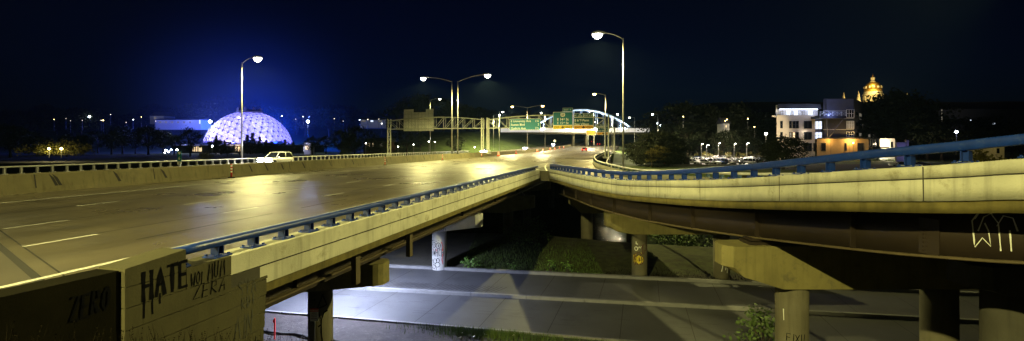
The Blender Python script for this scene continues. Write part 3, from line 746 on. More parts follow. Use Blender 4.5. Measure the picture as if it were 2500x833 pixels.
tag(m.build('kerb_parapet', 'concrete_barrier'), 'low concrete parapet carrying the thin grey rail beyond the opposite carriageway', 'parapet')
# median barrier
m = MB()
sgs = axis([(-50, 100, 3), (100, 460, 8)])
m.sweep([[SR(s, d, z) for d, z in ((-29.72, -.1), (-29.82, .25), (-29.95, .96), (-30.35, .96), (-30.45, .25), (-30.5, -.1))] for s in sgs])
MBR = thing('median_barrier', 'long solid concrete barrier between the two carriageways', 'barrier', S(20, -30, 0))
m.build('barrier_wall', 'concrete_barrier', MBR)
mm = MB(); rm = random.Random(8)
for s in axis([(-20, 200, 6.1)]):
    mm.add([SR(s, -29.945, .96), SR(s+.05, -29.945, .96), SR(s+.06, -29.81, .25), SR(s, -29.81, .25)], [(0, 1, 2, 3)])
for _ in range(26):
    s = rm.uniform(0, 90); k = rm.uniform(.05, .16); mm.add([SR(s, -29.944, .93), SR(s+k, -29.944, .9), SR(s+k*2.5, -29.815, .3), SR(s+k*1.5, -29.815, .3)], [(0, 1, 2, 3)])
mm.build('barrier_joints', 'crack', MBR, normals=False)

# ------------------------------------------------------------------ street lamps
LAMPN = 0
def head(parent, loc, dirx, diry, lens, power, color, big=1.0, size=165):
    """cobra head lantern pointing along (dirx, diry)"""
    a = math.atan2(diry, dirx)
    M = Matrix.Rotation(a, 3, 'Z'); c = Vector(loc)
    def ring(x, wy, z0, z1): return [c+M @ Vector(q) for q in ((x, -wy, z0), (x, wy, z0), (x, wy*.7, z1), (x, -wy*.7, z1))]
    m = MB(); b = big
    m.sweep([ring(-.35*b, .06, -.03, .06), ring(-.1*b, .12*b, -.05*b, .11*b), ring(.2*b, .19*b, -.06*b, .14*b), ring(.5*b, .17*b, -.06*b, .1*b), ring(.62*b, .08*b, -.04*b, .03*b)])
    h = m.build('lantern', 'steel', parent, local=True)
    m = MB(); m.lathe([(.03*b, -.34*b), (.14*b, -.26*b), (.21*b, -.15*b), (.22*b, -.03*b)], (0, 0, 0), 14)
    for v in m.v: v.x *= 1.45
    m.v = [M @ v + c + M @ Vector((.25*b, 0, -.03*b)) for v in m.v]
    m.build('lens', lens, h, local=True, smooth_=True)
    if power:
        L = lamp('lamp_light', c+M @ Vector((.25*b, 0, -.46*b)), power, color, h, size=size, blend=.5, rad=.2)
    return h
def street_lamp(label, base, top_z, arms, lens='lens_white', power=0, color=WARM, pole_r=.11, big=1.0, group='tall highway street lamps', rise=1.0, size=165, bend=.35):
    """arms: list of (dx, dy) vectors from pole top to lantern"""
    t = thing('street_lamp', label, 'street lamp', base, 0, group)
    H = top_z-base[2]
    m = MB(); m.tube([(0, 0, 0), (0, 0, H*.5), (0, 0, H)], [pole_r, pole_r*.8, pole_r*.55], 10); m.build('pole', 'steel', t, local=True, smooth_=40)
    m = MB(); m.box((0, 0, .02), (.5, .5, .05)); m.tube([(0, 0, 0), (0, 0, .5)], [pole_r*1.5, pole_r*1.3], 10)
    for sx in (-.18, .18):
        for sy in (-.18, .18): m.box((sx, sy, .07), (.05, .05, .06))
    m.build('base_plate', 'steel_dark', t, local=True)
    for ax, ay in arms:
        L = math.hypot(ax, ay); pts = []
        for k in range(9):
            u = k/8; pts.append((ax*u, ay*u, H-.15+rise*(math.sin(u*PI/2)**(1-.3*bend))))
        m = MB(); m.tube(pts, [pole_r*.5-(pole_r*.18)*k/8 for k in range(9)], 8); m.build('arm', 'steel', t, local=True, smooth_=40)
        head(t, (ax+ax/L*.3, ay+ay/L*.3, H-.15+rise), ax/L, ay/L, lens, power, color, big, size)
    return t
RDX, RDY = CS, -SN                              # across the road, to the right
PW = 20000
street_lamp('tall street lamp in front of the glowing dome, arm to the right', S(46.7, -46.9, 0), 12.9, [(RDX*1.7, RDY*1.7)], power=PW*.85, big=1.6, rise=.7)
street_lamp('left one of the twin poles on the median, curved arm to the left', S(75.6, -30.2, .9), 14.0, [(-RDX*4.9, -RDY*4.9)], power=PW*.9, big=1.5, rise=.95)
street_lamp('right one of the twin poles on the median, curved arm to the right', S(76.4, -29.4, .9), 14.0, [(RDX*4.9, RDY*4.9)], power=PW*2.2, big=1.7, rise=1.2)
street_lamp('tallest street lamp, standing right of the ramp with its arm over it', (11.85, 48, -1.5), 13.9, [(-2.0, .3)], power=PW*1.2, big=1.6, rise=.75)
street_lamp('smaller looking street lamp behind the tallest one, amber lantern on the left', (21.4, 103, -.4), 14.0, [(-1.9, .3)], lens='lens_amber', power=PW*.9, color=(1, .8, .3), big=1.2, rise=.5)
street_lamp('two armed street lamp on the median, left of the white arch', S(137, -29.7, 1.0), 14.2, [(-RDX*4.2, -RDY*4.2), (RDX*4.2, RDY*4.2)], lens='lens_amber', power=PW*1.6, color=(1, .86, .4), big=1.3, rise=.7)
street_lamp('street lamp behind the grey sign back, short arm to the right', S(104.5, -47.6, 0), 13.9, [(2.0, -.2)], lens='lens_far', power=PW*.5, big=.8, rise=.4)
street_lamp('street lamp standing behind the middle of the sign gantry', S(165, -49, 0), 14.0, [(1.8, -.2)], lens='lens_far', power=PW*2.0, big=.9, rise=.3)
# the median lamp just left of the frame: its light falls on the ramp and the near lanes
street_lamp('near median street lamp just outside the left edge, two arms', S(14, -30.0, .9), 14.0, [(-RDX*4.9, -RDY*4.9), (RDX*4.9, RDY*4.9)], power=PW*.12, big=1.1, rise=1.0)
street_lamp('tall street lamp behind the camera on the right shoulder', S(-14.8, -6.6, .4), 16.9, [(-RDX*1.6, -RDY*1.6)], power=0, big=1.1, rise=.6)  # unseen lamp; the added floodlight gives its light
q_ = S(-30, -29.6, 13.6); fl3 = thing('floodlight', 'added floodlight and pole behind the camera, aimed between the two bridges', 'lamp', q_)  # added light and pole, standing in for an unseen median lamp
m = MB(); m.box((0, 0, .12), (.5, .4, .2)); m.build('housing', 'steel_dark', fl3, local=True); m = MB(); m.tube([(-.3, -.3, -12.7), (-.3, -.3, .2)], [.13, .08], 8); m.build('pole', 'steel', fl3, local=True)
aim = Vector((9.0, 29.5, -3.2))-q_; lamp('lamp_light', (.1, .05, -.25), PW*5.0, WARM, fl3, size=19, blend=.7, rad=.22, rot=aim.to_track_quat('-Z', 'Y').to_euler())
q_ = S(-14.8, -8.6, 16.6); fl_ = thing('floodlight', 'added floodlight behind the camera aimed at the ramp', 'lamp', q_)  # added in place of the unseen lamp that lights the ramp
m = MB(); m.box((0, 0, .12), (.5, .4, .2)); m.build('housing', 'steel_dark', fl_, local=True)
aim = Vector((6.0, 19.5, -.5))-q_; lamp('lamp_light', (.1, .1, -.25), PW*3.2, WARM, fl_, size=76, blend=.7, rad=.22, rot=aim.to_track_quat('-Z', 'Y').to_euler())
street_lamp('unseen street lamp added right of the ramp just outside the right edge', (27, 21, -2.5), 14.6, [(-3.2, -.3)], power=0, big=1.1, rise=1.0)  # unseen post put up for the added floodlight
fl2 = thing('floodlight', 'added floodlight outside the right edge, aimed across the ramp at the motorway parapet', 'lamp', (23.4, 20.7, 12.3))  # added out of view to brighten the motorway parapet
m = MB(); m.box((0, 0, .12), (.5, .4, .2)); m.build('housing', 'steel_dark', fl2, local=True)
aim = Vector((-3.0, 18.5, .8))-Vector((23.4, 20.7, 12.3)); lamp('lamp_light', (-.1, 0, -.25), PW*1.9, WARM, fl2, size=68, blend=.6, rad=.3, rot=aim.to_track_quat('-Z', 'Y').to_euler())
def at_road(px, py_base, d):                    # far lamps along the road
    pass
far = [  # px, py lantern, depth, side arm, lens, label
 (1225, 273, 176, .8, 'lens_far', 'distant street lamp with white star above the left end of the white fence'),
 (1323, 276, 205, -1.2, 'lens_far', 'distant street lamp between the green sign and the left foot of the arch'),
 (1441, 272, 240, -1.5, 'lens_far', 'distant street lamp under the crown of the arch'),
 (1452, 298, 300, 1.2, 'lens_far', 'far street lamp seen just right of the exit signs'),
 (1506, 279, 168, 1.5, 'lens_white', 'bright white street lamp under the right half of the arch'),
 (1538, 287, 190, -1.6, 'lens_far', 'faint street lamp beyond the right foot of the arch'),
 (1595, 279, 165, -1.4, 'lens_blue', 'lone bluish street lamp right of the arch against the sky'),
]
for px, py, Y, ax, ln, lb in far:
    q = P(px, py, Y); b = gz(q.x, q.y)
    s_, d_ = sd(q.x, q.y)
    if -46 < d_ < -3: b = roadz(s_)
    street_lamp(lb, (q.x-ax*1.2, q.y, b), q.z+.1, [(ax, 0)], lens=ln, power=(90000 if px == 1506 else 50000 if px in (1225, 1323, 1506, 1441) else 0), color=(1, .88, .5), size=(180 if px == 1506 else 165), big=1.15, rise=.15, pole_r=.12)

# ------------------------------------------------------------------ sign gantry
gx = thing('sign_gantry', 'long steel truss gantry spanning both carriageways', 'gantry', S(96.4, 0, 0), -PHI)
def truss(name, x0, x1, zb, zt, arch, nb):
    m = MB()
    for y in (-.6, .6):
        pb = [(lerp(x0, x1, k/nb), y, zb) for k in range(nb+1)]
        ptp = [(lerp(x0, x1, k/nb), y, zt+arch*(1-(2*k/nb-1)**2)) for k in range(nb+1)]
        m.tube(pb, .09, 6); m.tube(ptp, .09, 6)
        for k in range(nb):
            m.tube([pb[k], ptp[k]], .05, 5); m.tube([ptp[k], pb[k+1]] if k < nb/2 else [pb[k], ptp[k+1]], .045, 5)
        m.tube([pb[nb], ptp[nb]], .05, 5)
    for k in range(nb+1):
        x = lerp(x0, x1, k/nb); zt_ = zt+arch*(1-(2*k/nb-1)**2)
        m.tube([(x, -.6, zb), (x, .6, zb)], .035, 5); m.tube([(x, -.6, zt_), (x, .6, zt_)], .035, 5)
        if k < nb: m.tube([(x, -.6, zb), (lerp(x0, x1, (k+1)/nb), .6, zb)], .03, 5)
    return m.build(name, 'gantry_steel', gx, local=True)
truss('truss', -54.4, -30.9, 6.3, 8.2, .75, 10)
truss('truss', -30.1, -4.2, 6.3, 8.1, .9, 11)
for xs, b in ((-54.4, -1.6), (-31.2, .6), (-29.9, .6), (-4.2, -.2)):
    m = MB()
    for y in (-.65, .65): m.tube([(xs, y, b), (xs, y, 8.6)], .15, 8)
    for k in range(5):
        z0, z1 = lerp(b+.4, 8.4, k/5), lerp(b+.4, 8.4, (k+1)/5); m.tube([(xs, -.65, z0), (xs, .65, z1)], .04, 5); m.tube([(xs, -.65, z1), (xs, .65, z1)], .035, 5)
    m.box((xs, 0, b+.1), (.9, 2.0, .3)); m.build('support_leg', 'gantry_steel', gx, local=True)
# grey back of a sign for the other direction
sb = thing('gantry_sign', 'grey ribbed back of a large sign on the left half of the gantry', 'sign', S(96.4, -47.3, 6.0)+Vector((SN*.85, CS*.85, 0)), -PHI)
m = MB(); m.box((0, .1, 2.05), (7.6, .06, 4.4)); m.box((-2.5, .1, 4.6), (2.5, .06, .7)); m.box((2.85, .1, 4.6), (1.9, .06, .7)); m.build('panel', 'sign_back', sb, local=True)
m = MB()
for k in range(9): m.box((-3.5+.88*k, .03, 2.1), (.07, .08, 4.4))
for k in range(5): m.box((0, .02, .4+.85*k), (7.5, .05, .07))
m.build('panel_rib', 'gantry_steel', sb, local=True)
# ------------------------------------------------------------------ green guide signs
def rrect(m, x0, z0, x1, z1, r, y, th=.03):
    pts = []
    for cx, cz, a in ((x1-r, z1-r, 0), (x0+r, z1-r, 90), (x0+r, z0+r, 180), (x1-r, z0+r, 270)):
        for k in range(5): pts.append((cx+r*math.cos(R(a+22.5*k)), cz+r*math.sin(R(a+22.5*k))))
    m.hexa([(x, y, z) for x, z in pts], [(x, y+th, z) for x, z in pts]); return m
def board(root, x0, z0, x1, z1, matn, r=.12, y=0.0, bd=.07, bname='panel'):
    m = MB(); rrect(m, x0, z0, x1, z1, r, y+.012, .05); m.build('border', 'sign_white', root, local=True)
    m = MB(); rrect(m, x0+bd, z0+bd, x1-bd, z1-bd, r*.7, y, .012); return m.build(bname, matn, root, local=True)
def guide(label, s, d, zb):
    return thing('guide_sign', label, 'sign', S(s, d, zb), -PHI, 'green guide signs over the motorway')
def cosfit(px, s):                              # lateral offset d seen at column px, at distance s along the road
    k = (px-1250)/F_PX; return (k*s*CS-s*SN)/(CS+k*SN)
def yscale(d, s): return (s*CS-d*SN)/F_PX       # metres per photo pixel there
s0 = 95.3
d0 = cosfit(1281.5, s0); u = yscale(d0, s0)
g1 = guide('wide green guide sign with three destinations over the median side', s0, d0, CAM_H-(317.5-HOR)*u)
W, Hh = 39*u, 27.5*u
board(g1, -W, 0, W, Hh, 'sign_green', .25)
for i, (a, b) in enumerate((('E University Ave', '1¼'), ('Easton Blvd', '2'), ('Guthrie Ave', '2¾'))):
    z = Hh-.72-.78*i; text('lettering', a, .66, 'sign_white', g1, (-W+.32, -.012, z)); text('lettering', b, .66, 'sign_white', g1, (W-.32, -.012, z), align='RIGHT')
d0 = cosfit(1374, s0); u = yscale(d0, s0)
g2 = guide('tall green guide sign with route shield and yellow exit only strip', s0, d0, CAM_H-(315.5-HOR)*u)
W, Hh = 24*u, 42*u
board(g2, -W, .82, W, Hh, 'sign_green', .2); board(g2, -W, 0, W, .86, 'sign_yellow', .1, y=-.005, bname='exit_strip')
m = MB(); rrect(m, -.05, Hh+.02, W, Hh+.86, .08, .012, .05); m.build('border', 'sign_white', g2, local=True)
m = MB(); rrect(m, .02, Hh+.08, W-.06, Hh+.80, .06, 0, .012); m.build('exit_tab', 'sign_green', g2, local=True)
text('lettering', 'EXIT  9', .5, 'sign_white', g2, (.2, -.012, Hh+.26))
m = MB(); m.hexa([(x, -.012, z) for x, z in ((-.42, 2.75), (.0, 2.58), (.42, 2.75), (.5, 3.1), (.42, 3.42), (.2, 3.36), (0, 3.44), (-.2, 3.36), (-.42, 3.42), (-.5, 3.1))], [(x, -.002, z) for x, z in ((-.42, 2.75), (.0, 2.58), (.42, 2.75), (.5, 3.1), (.42, 3.42), (.2, 3.36), (0, 3.44), (-.2, 3.36), (-.42, 3.42), (-.5, 3.1))]); m.build('route_shield', 'sign_white', g2, local=True)
text('lettering', '69', .62, 'sign_black', g2, (0, -.024, 2.79), align='CENTER')
text('lettering', 'E 14   St', .72, 'sign_white', g2, (0, -.012, 1.82), align='CENTER'); text('lettering', 'E 15   St', .72, 'sign_white', g2, (0, -.012, 1.06), align='CENTER')
for z in (2.02, 1.26): text('lettering', 'th', .42, 'sign_white', g2, (.12, -.012, z))
text('lettering', 'EXIT', .52, 'sign_black', g2, (-1.8, -.017, .24)); text('lettering', 'ONLY', .52, 'sign_black', g2, (.55, -.017, .24))
def arrow(root, x, z, k, y=-.017):
    m = MB(); pts = [(-.1, .5), (.1, .5), (.1, .25), (.3, .38), (.34, .22), (0, 0), (-.34, .22), (-.3, .38), (-.1, .25)]
    m.hexa([(x+a*k, y, z+b*k) for a, b in pts], [(x+a*k, y+.008, z+b*k) for a, b in pts]); m.build('arrow', 'sign_black', root, local=True)
arrow(g2, 0, .14, 1.15)
def village(root, W, Hh, strip, tabs=True):
    k = W/2.15
    board(root, -W, .82*k, W, Hh, 'sign_green_dark', .15); board(root, -W, 0, W, .86*k, strip, .1, y=-.005, bname='exit_strip')
    text('lettering', 'E 6  / Penn', .72*k, 'sign_white', root, (-W+.2*k, -.012, Hh-.9*k)); text('lettering', 'th', .4*k, 'sign_white', root, (-W+1.28*k, -.012, Hh-.62*k))
    text('lettering', 'East Village', .70*k, 'sign_white', root, (-W+.2*k, -.012, Hh-1.72*k))
    text('lettering', 'EXIT', .52*k, 'sign_black', root, (-1.8*k, -.017, .24*k)); text('lettering', 'ONLY', .52*k, 'sign_black', root, (.55*k, -.017, .24*k)); arrow(root, 0, .14*k, 1.15*k)
    if tabs:
        m = MB(); rrect(m, -W, Hh+.02, -.02, Hh+.86*k, .08, .012, .05); rrect(m, .02, Hh+.02, W, Hh+.86*k, .08, .012, .05); m.build('border', 'sign_white', root, local=True)
        m = MB(); rrect(m, .08, Hh+.08, W-.06, Hh+.80*k, .06, 0, .012); rrect(m, -W+.06, Hh+.08, -.08, Hh+.80*k, .06, 0, .012); m.build('exit_tab', 'sign_green_dark', root, local=True)
        text('lettering', 'EXIT 8 B', .46*k, 'sign_white', root, (.16*k, -.012, Hh+.24*k)); text('lettering', 'H', .66*k, 'sign_white', root, (-W+.12*k, -.012, Hh+.2*k)); MB().box((-W+1.35*k, -.012, Hh+.58*k), (.4*k, .01, .12*k)).build('lettering', 'sign_white', root, local=True); MB().box((-W+1.4*k, -.012, Hh+.28*k), (.95*k, .01, .14*k)).build('lettering', 'sign_white', root, local=True)
d0 = cosfit(1424.5, s0); u = yscale(d0, s0)
g3 = guide('dark green guide sign with orange exit only strip beside the tall green one', s0, d0, CAM_H-(315.5-HOR)*u)
village(g3, 24*u, 29*u, 'sign_orange')
s1 = 150; d0 = cosfit(1472.5, s1); u = yscale(d0, s1)
g4 = guide('smaller dark green guide sign on the far gantry, orange strip below', s1, d0, CAM_H-(329-HOR)*u)
village(g4, 15*u, 20*u, 'sign_orange')
gb = thing('sign_gantry', 'short far gantry carrying the smaller green sign', 'gantry', S(s1+.9, 0, 0), -PHI)
m = MB()
xr = cosfit(1500, s1); xl = cosfit(1452, s1); zz = CAM_H-(318-HOR)*u
for y in (-.5, .5): m.tube([(xl, y, zz-.8), (xr, y, zz-.8)], .1, 6); m.tube([(xl, y, zz+.8), (xr, y, zz+.8)], .1, 6)
for k in range(5): x = lerp(xl, xr, k/5); m.tube([(x, -.5, zz-.8), (lerp(xl, xr, (k+1)/5), -.5, zz+.8)], .05, 5)
m.build('truss', 'gantry_steel', gb, local=True)
m = MB(); m.tube([(xr, 0, roadz(s1)-.6), (xr, 0, zz+1)], .28, 10); m.box((xr, 0, roadz(s1)-.3), (1.2, 1.2, .8)); m.build('support_leg', 'gantry_steel', gb, local=True)
s2 = 185; d0 = cosfit(1443, s2); u = yscale(d0, s2)
g5 = thing('guide_sign', 'brown guide sign low under the arch bridge', 'sign', S(s2, d0, CAM_H-(330-HOR)*u), -PHI)
board(g5, -12*u, 0, 12*u, 12*u, 'sign_brown', .1)
for i, wl in enumerate((3.2, 2.8, 1.6)): MB().box((0, -.012, 12*u-.5-.62*i), (wl, .01, .2)).build('lettering', 'sign_yellow', g5, local=True)
m = MB(); m.tube([(-1.2, .12, -4), (-1.2, .12, .3)], .08, 6); m.tube([(1.2, .12, -4), (1.2, .12, .3)], .08, 6); m.build('post', 'gantry_steel', g5, local=True)
# tall poles standing behind the ramp barrier near the gantry
t = thing('sign_post', 'plain grey steel post at the right end of the gantry', 'post', S(93, -3.4, -.6), 0)
m = MB(); m.tube([(0, 0, 0), (0, 0, 9.3)], .14, 8); m.build('post', 'gantry_steel', t, local=True)
m = MB(); m.box((0, 0, .1), (.6, .6, .25)); m.build('base_plate', 'steel_dark', t, local=True)
t['label'] = 'plain grey steel pole right of the exit signs, with no lantern'; t['category'] = 'pole'
# mile marker by the opposite carriageway
q = P(431, 401, 46); mk = thing('mile_marker', 'narrow green mile marker plate on the rail left of the dome', 'sign', (q.x, q.y+.4, -.2), -.05)
m = MB(); m.box((0, .06, 1.0), (.07, .05, 2.0)); m.build('post', 'steel', mk, local=True)
m = MB(); m.box((0, 0, 1.55), (.44, .03, 1.1)); m.build('panel', 'sign_green', mk, local=True)
m = MB(); m.box((0, -.004, .84), (.42, .03, .3)); m.build('panel', 'sign_white', mk, local=True)
m = MB(); m.hexa([(x, -.02, z) for x, z in ((-.12, 1.82), (0, 1.72), (.12, 1.82), (.14, 2.0), (-.14, 2.0))], [(x, -.012, z) for x, z in ((-.12, 1.82), (0, 1.72), (.12, 1.82), (.14, 2.0), (-.14, 2.0))]); m.build('route_shield', 'sign_white', mk, local=True)
text('lettering', '6', .42, 'sign_white', mk, (0, -.03, 1.2), align='CENTER'); text('lettering', '4', .26, 'sign_black', mk, (0, -.03, .76), align='CENTER')

# ------------------------------------------------------------------ arch footbridge over the motorway
AY = 250.0; u = AY/F_PX
ax0 = P(1290, 0, AY).x; ax1 = P(1552, 0, AY).x; zdk = CAM_H-(325-HOR)*u
AR = thing('arch_bridge', 'white lit tied arch footbridge spanning the motorway', 'bridge', P(1421, 325, AY))
amid = (ax0+ax1)/2; half = (ax1-ax0)/2
def az(x): k = (x-amid)/half; return zdk+1.0+12.2*(1-k*k)
for yo in (0, 5.0):
    m = MB(); m.tube([(lerp(ax0, ax1, k/32), AY+yo, az(lerp(ax0, ax1, k/32))) for k in range(33)], .55, 8); rb = m.build('arch_rib', 'arch_steel', AR, smooth_=True)
    for k in range(1, 14):
        x = lerp(ax0, ax1, k/14); m = MB(); m.tube([(x, AY+yo, zdk+.4), (x, AY+yo, az(x))], .19, 6); m.build('hanger', 'arch_steel', AR)
xl, xr = P(1222, 0, AY).x, P(1585, 0, AY).x
m = MB(); m.box(((xl+xr)/2, AY+2.5, zdk-.25), (xr-xl, 6.0, .9)); m.build('deck', 'concrete', AR)
m = MB(); m.box(((xl+xr)/2, AY-.55, zdk+1.55), (xr-xl, .05, 2.1)); fp = m.build('fence_panel', 'fence_glow', AR)
m = MB(); n = 84
for k in range(n+1): m.box((lerp(xl, xr, k/n), AY-.62, zdk+1.6), (.16 if k % 2 else .28, .06, 2.4))
m.box(((xl+xr)/2, AY-.62, zdk+2.75), (xr-xl, .1, .14)); m.box(((xl+xr)/2, AY-.62, zdk+.35), (xr-xl, .1, .14)); m.build('fence_post', 'trim_white', fp)
for x in (P(1400, 0, AY).x, P(1432, 0, AY).x):
    m = MB()
    for yy in (.5, 4.5): m.tube([(x, AY+yy, -1), (x, AY+yy, zdk-.6)], .6, 10)
    m.build('bridge_column', 'concrete', AR)
for k in range(4):
    x = lerp(ax0, ax1, (k+.5)/4); lamp('arch_light', Vector((x, AY-2.2, zdk+1.2))-AR.location, 20000, (.72, .86, 1.0), AR, kind='SPOT', size=120, blend=.8, rad=.3, rot=(R(160), 0, 0))
# lamp under the arch deck lighting the road and bank
for k, (px, Y) in enumerate(((1285, 252), (1400, 252), (1480, 252))):
    q = P(px, 324, Y); lamp('deck_light', q-AR.location-Vector((0, 0, .6)), 50000, (1, .92, .6), AR, size=170, rad=.4)
# ------------------------------------------------------------------ trees
def leaf_cloud(m, rnd, centers, n, leaf, spread):
    for c, r in centers:
        for _ in range(n):
            v = Vector((rnd.gauss(0, 1), rnd.gauss(0, 1), rnd.gauss(0, .8)))*r*spread
            p = c+v; a = Vector((rnd.uniform(-1, 1), rnd.uniform(-1, 1), rnd.uniform(-1, 1))).normalized()
            b = a.orthogonal().normalized(); b.rotate(Matrix.Rotation(rnd.uniform(0, 6.28), 3, a)); c2 = a.cross(b)
            s = leaf*rnd.uniform(.6, 1.3); i = len(m.v)
            m.v += [p-b*s*.5, p+c2*s*.33, p+b*s*.5, p-c2*s*.33]; m.f.append([i, i+1, i+2, i+3]); m.mi.append(0)
def tree_proto(kind, seed, leafmat, H=10.0, Rr=3.6, nc=46, n=46, leaf=.42):
    rnd = random.Random(seed); t = thing('conifer' if kind == 'conifer' else 'tree', 'x', 'tree')
    m = MB(); cs = []; cr = MB()
    if kind == 'conifer':
        m.tube([(0, 0, -.5), (0, 0, H*.5), (0, 0, H*.97)], [H*.018, H*.012, .02], 7)
        for k in range(nc):
            z = H*(.08+.9*(k/nc)); rr = Rr*(1-(k/nc)**1.15)*rnd.uniform(.55, 1.05); a = rnd.uniform(0, 6.28)
            m.tube([(0, 0, z), (rr*.8*math.cos(a), rr*.8*math.sin(a), z-.1*rr)], [.05, .015], 4)
            for q in (.35, .7, 1.0): cs.append((Vector((rr*q*math.cos(a), rr*q*math.sin(a), z-.12*rr*q)), .5+.25*(1-k/nc)))
        leaf_cloud(cr, rnd, cs, n//3, leaf*.8, .5)
    else:
        th = H*.3
        m.tube([(0, 0, -.8), (.05, .03, th*.6), (0, .1, th), (.1, 0, H*.62)], [H*.032, H*.024, H*.02, H*.006], 9)
        for k in range(nc):
            a = 2.4*k+rnd.uniform(-.4, .4); zf = rnd.random()**.8; el = math.sin(PI*(.12+.80*zf))
            rr = Rr*el*(rnd.uniform(.45, 1.0) if k % 4 else rnd.uniform(.95, 1.22))
            c = Vector((rr*math.cos(a), rr*math.sin(a), th*.85+(H-th*.85)*zf*.94)); cs.append((c, rnd.uniform(.55, 1.15)*H/10))
            if k % 3 == 0:
                b = Vector((0, .05, th*rnd.uniform(.8, 1.3))); md = b.lerp(c, .5)+Vector((0, 0, .3)); m.tube([b, md, c], [H*.010, H*.006, .02], 5)
        leaf_cloud(cr, rnd, cs, n, leaf*H/10, .55)
    m.build('trunk', 'bark', t, local=True, smooth_=True); cr.build('crown', leafmat, t, local=True, normals=False)
    t['H'] = H; t['RR'] = Rr; register(t); t.location = (0, -3000, -500); return t
def shrub_proto(seed, leafmat, H=1.5, Rr=1.1, nc=16, n=36, leaf=.16, name='shrub'):
    rnd = random.Random(seed); t = thing(name, 'x', 'shrub'); m = MB(); cr = MB(); cs = []
    for k in range(nc):
        a = rnd.uniform(0, 6.28); rr = Rr*math.sqrt(rnd.random()); c = Vector((rr*math.cos(a), rr*math.sin(a), H*rnd.uniform(.25, .95)*(1-.35*rr/Rr))); cs.append((c, .28*H))
        m.tube([(rr*.2*math.cos(a), rr*.2*math.sin(a), -.2), c], [.025, .008], 4)
    leaf_cloud(cr, rnd, cs, n, leaf, .6); m.build('stem', 'bark', t, local=True); cr.build('foliage', leafmat, t, local=True, normals=False)
    t['H'] = H; t['RR'] = Rr; register(t); t.location = (0, -3000, -500); return t
TD = [tree_proto('broad', 11, 'leaf_dark'), tree_proto('broad', 12, 'leaf_dark', Rr=4.4, nc=52), tree_proto('broad', 13, 'leaf_dark', Rr=3.0, nc=40), tree_proto('broad', 14, 'leaf_dark', Rr=5.2, nc=60)]
TC = [tree_proto('conifer', 21, 'leaf_dark', Rr=3.4, nc=60, n=40), tree_proto('conifer', 22, 'leaf_dark', Rr=2.4, nc=56, n=40)]
TG = [tree_proto('broad', 15, 'leaf_dark', nc=70, n=80, leaf=.36), tree_proto('broad', 16, 'leaf_dark', Rr=4.6, nc=76, n=80, leaf=.36)]
TY = [tree_proto('broad', 17, 'leaf_yellow_lit', Rr=3.6, nc=34, n=34, leaf=.5), tree_proto('broad', 18, 'leaf_yellow_lit', Rr=3.0, nc=28, n=34, leaf=.5)]
SG = [shrub_proto(31, 'leaf_green'), shrub_proto(32, 'leaf_green', H=1.1, Rr=1.3)]
SY = [shrub_proto(33, 'leaf_yellow_lit', H=3.0, Rr=2.3, nc=24, n=34, leaf=.34), shrub_proto(34, 'leaf_yellow_lit', H=2.3, Rr=2.6, nc=22, n=34, leaf=.34)]
rt = random.Random(17)
def tree(protos, px, ytop, Y, label, group=None, wide=1.0, base=None):
    q = P(px, ytop, Y); b = gz(q.x, q.y) if base is None else base
    h = max(2.0, q.z-b); p = rt.choice(protos); k = h/p['H']*1.02
    return place(p, (q.x, q.y, b), rt.uniform(0, 6.28), label, group, (k*wide, k*wide, k))
def prof(pts, x):
    for (a, ya), (b, yb) in zip(pts, pts[1:]):
        if a <= x <= b: return lerp(ya, yb, (x-a)/(b-a))
    return pts[-1][1]
RIDGE = [(-40, 272), (60, 270), (110, 258), (135, 275), (180, 262), (230, 268), (300, 278), (385, 258), (430, 268), (500, 250), (540, 237), (600, 246), (650, 255), (700, 262), (760, 260), (820, 250), (870, 260), (940, 262), (1230, 272), (1300, 268), (1350, 284), (1460, 290)]
x = -30
G1 = 'dark trees along the wooded ridge'
while x < 1200:
    lab = 'dark tree on the ridge left of the glowing dome' if x < 440 else ('dark tree on the ridge behind the glowing dome' if x < 780 else 'dark tree on the ridge between dome and sign gantry')
    tree(TD, x, prof(RIDGE, x)+rt.uniform(-5, 9), rt.uniform(330, 470), lab, G1, rt.uniform(.95, 1.35)); x += rt.uniform(17, 30)
x = 1205
while x < 1640:
    tree(TD, x, prof([(1200, 272), (1300, 270), (1350, 284), (1540, 296), (1640, 290)], x)+rt.uniform(-3, 7), rt.uniform(390, 520), 'dark tree on the low skyline behind the arch footbridge', G1, rt.uniform(.9, 1.3)); x += rt.uniform(16, 30)
for px, yt, Y in ((975, 252, 215), (1000, 238, 220), (1025, 230, 225), (1055, 233, 230), (1082, 240, 228), (1112, 248, 235), (1140, 256, 240), (1172, 264, 250)):
    tree(TD, px, yt, Y, 'tall dark tree in the clump behind the grey sign back', 'tall dark trees behind the sign gantry', 1.15)
x = -30
while x < 1120:
    if not (490 < x < 740):
        lab = 'dark tree in the nearer belt below the ridge, left of the dome' if x < 500 else 'dark tree in the nearer belt below the ridge, right of the dome'
        tree(TD+TG[:1], x, rt.uniform(303, 338) if not (60 < x < 215) else rt.uniform(326, 342), rt.uniform(150, 235), lab, 'dark trees of the nearer belt', rt.uniform(.9, 1.3))
    x += rt.uniform(26, 44)
for px, yt, Y, lb in ((528, 331, 205, 'dark pointed conifer in front of the left side of the dome'), (548, 343, 204, 'low dark conifer right beside the pointed one before the dome'), (512, 345, 205, 'smallest dark conifer at the left foot of the dome')):
    tree(TC[:1], px, yt, Y, lb, None, 1.1)
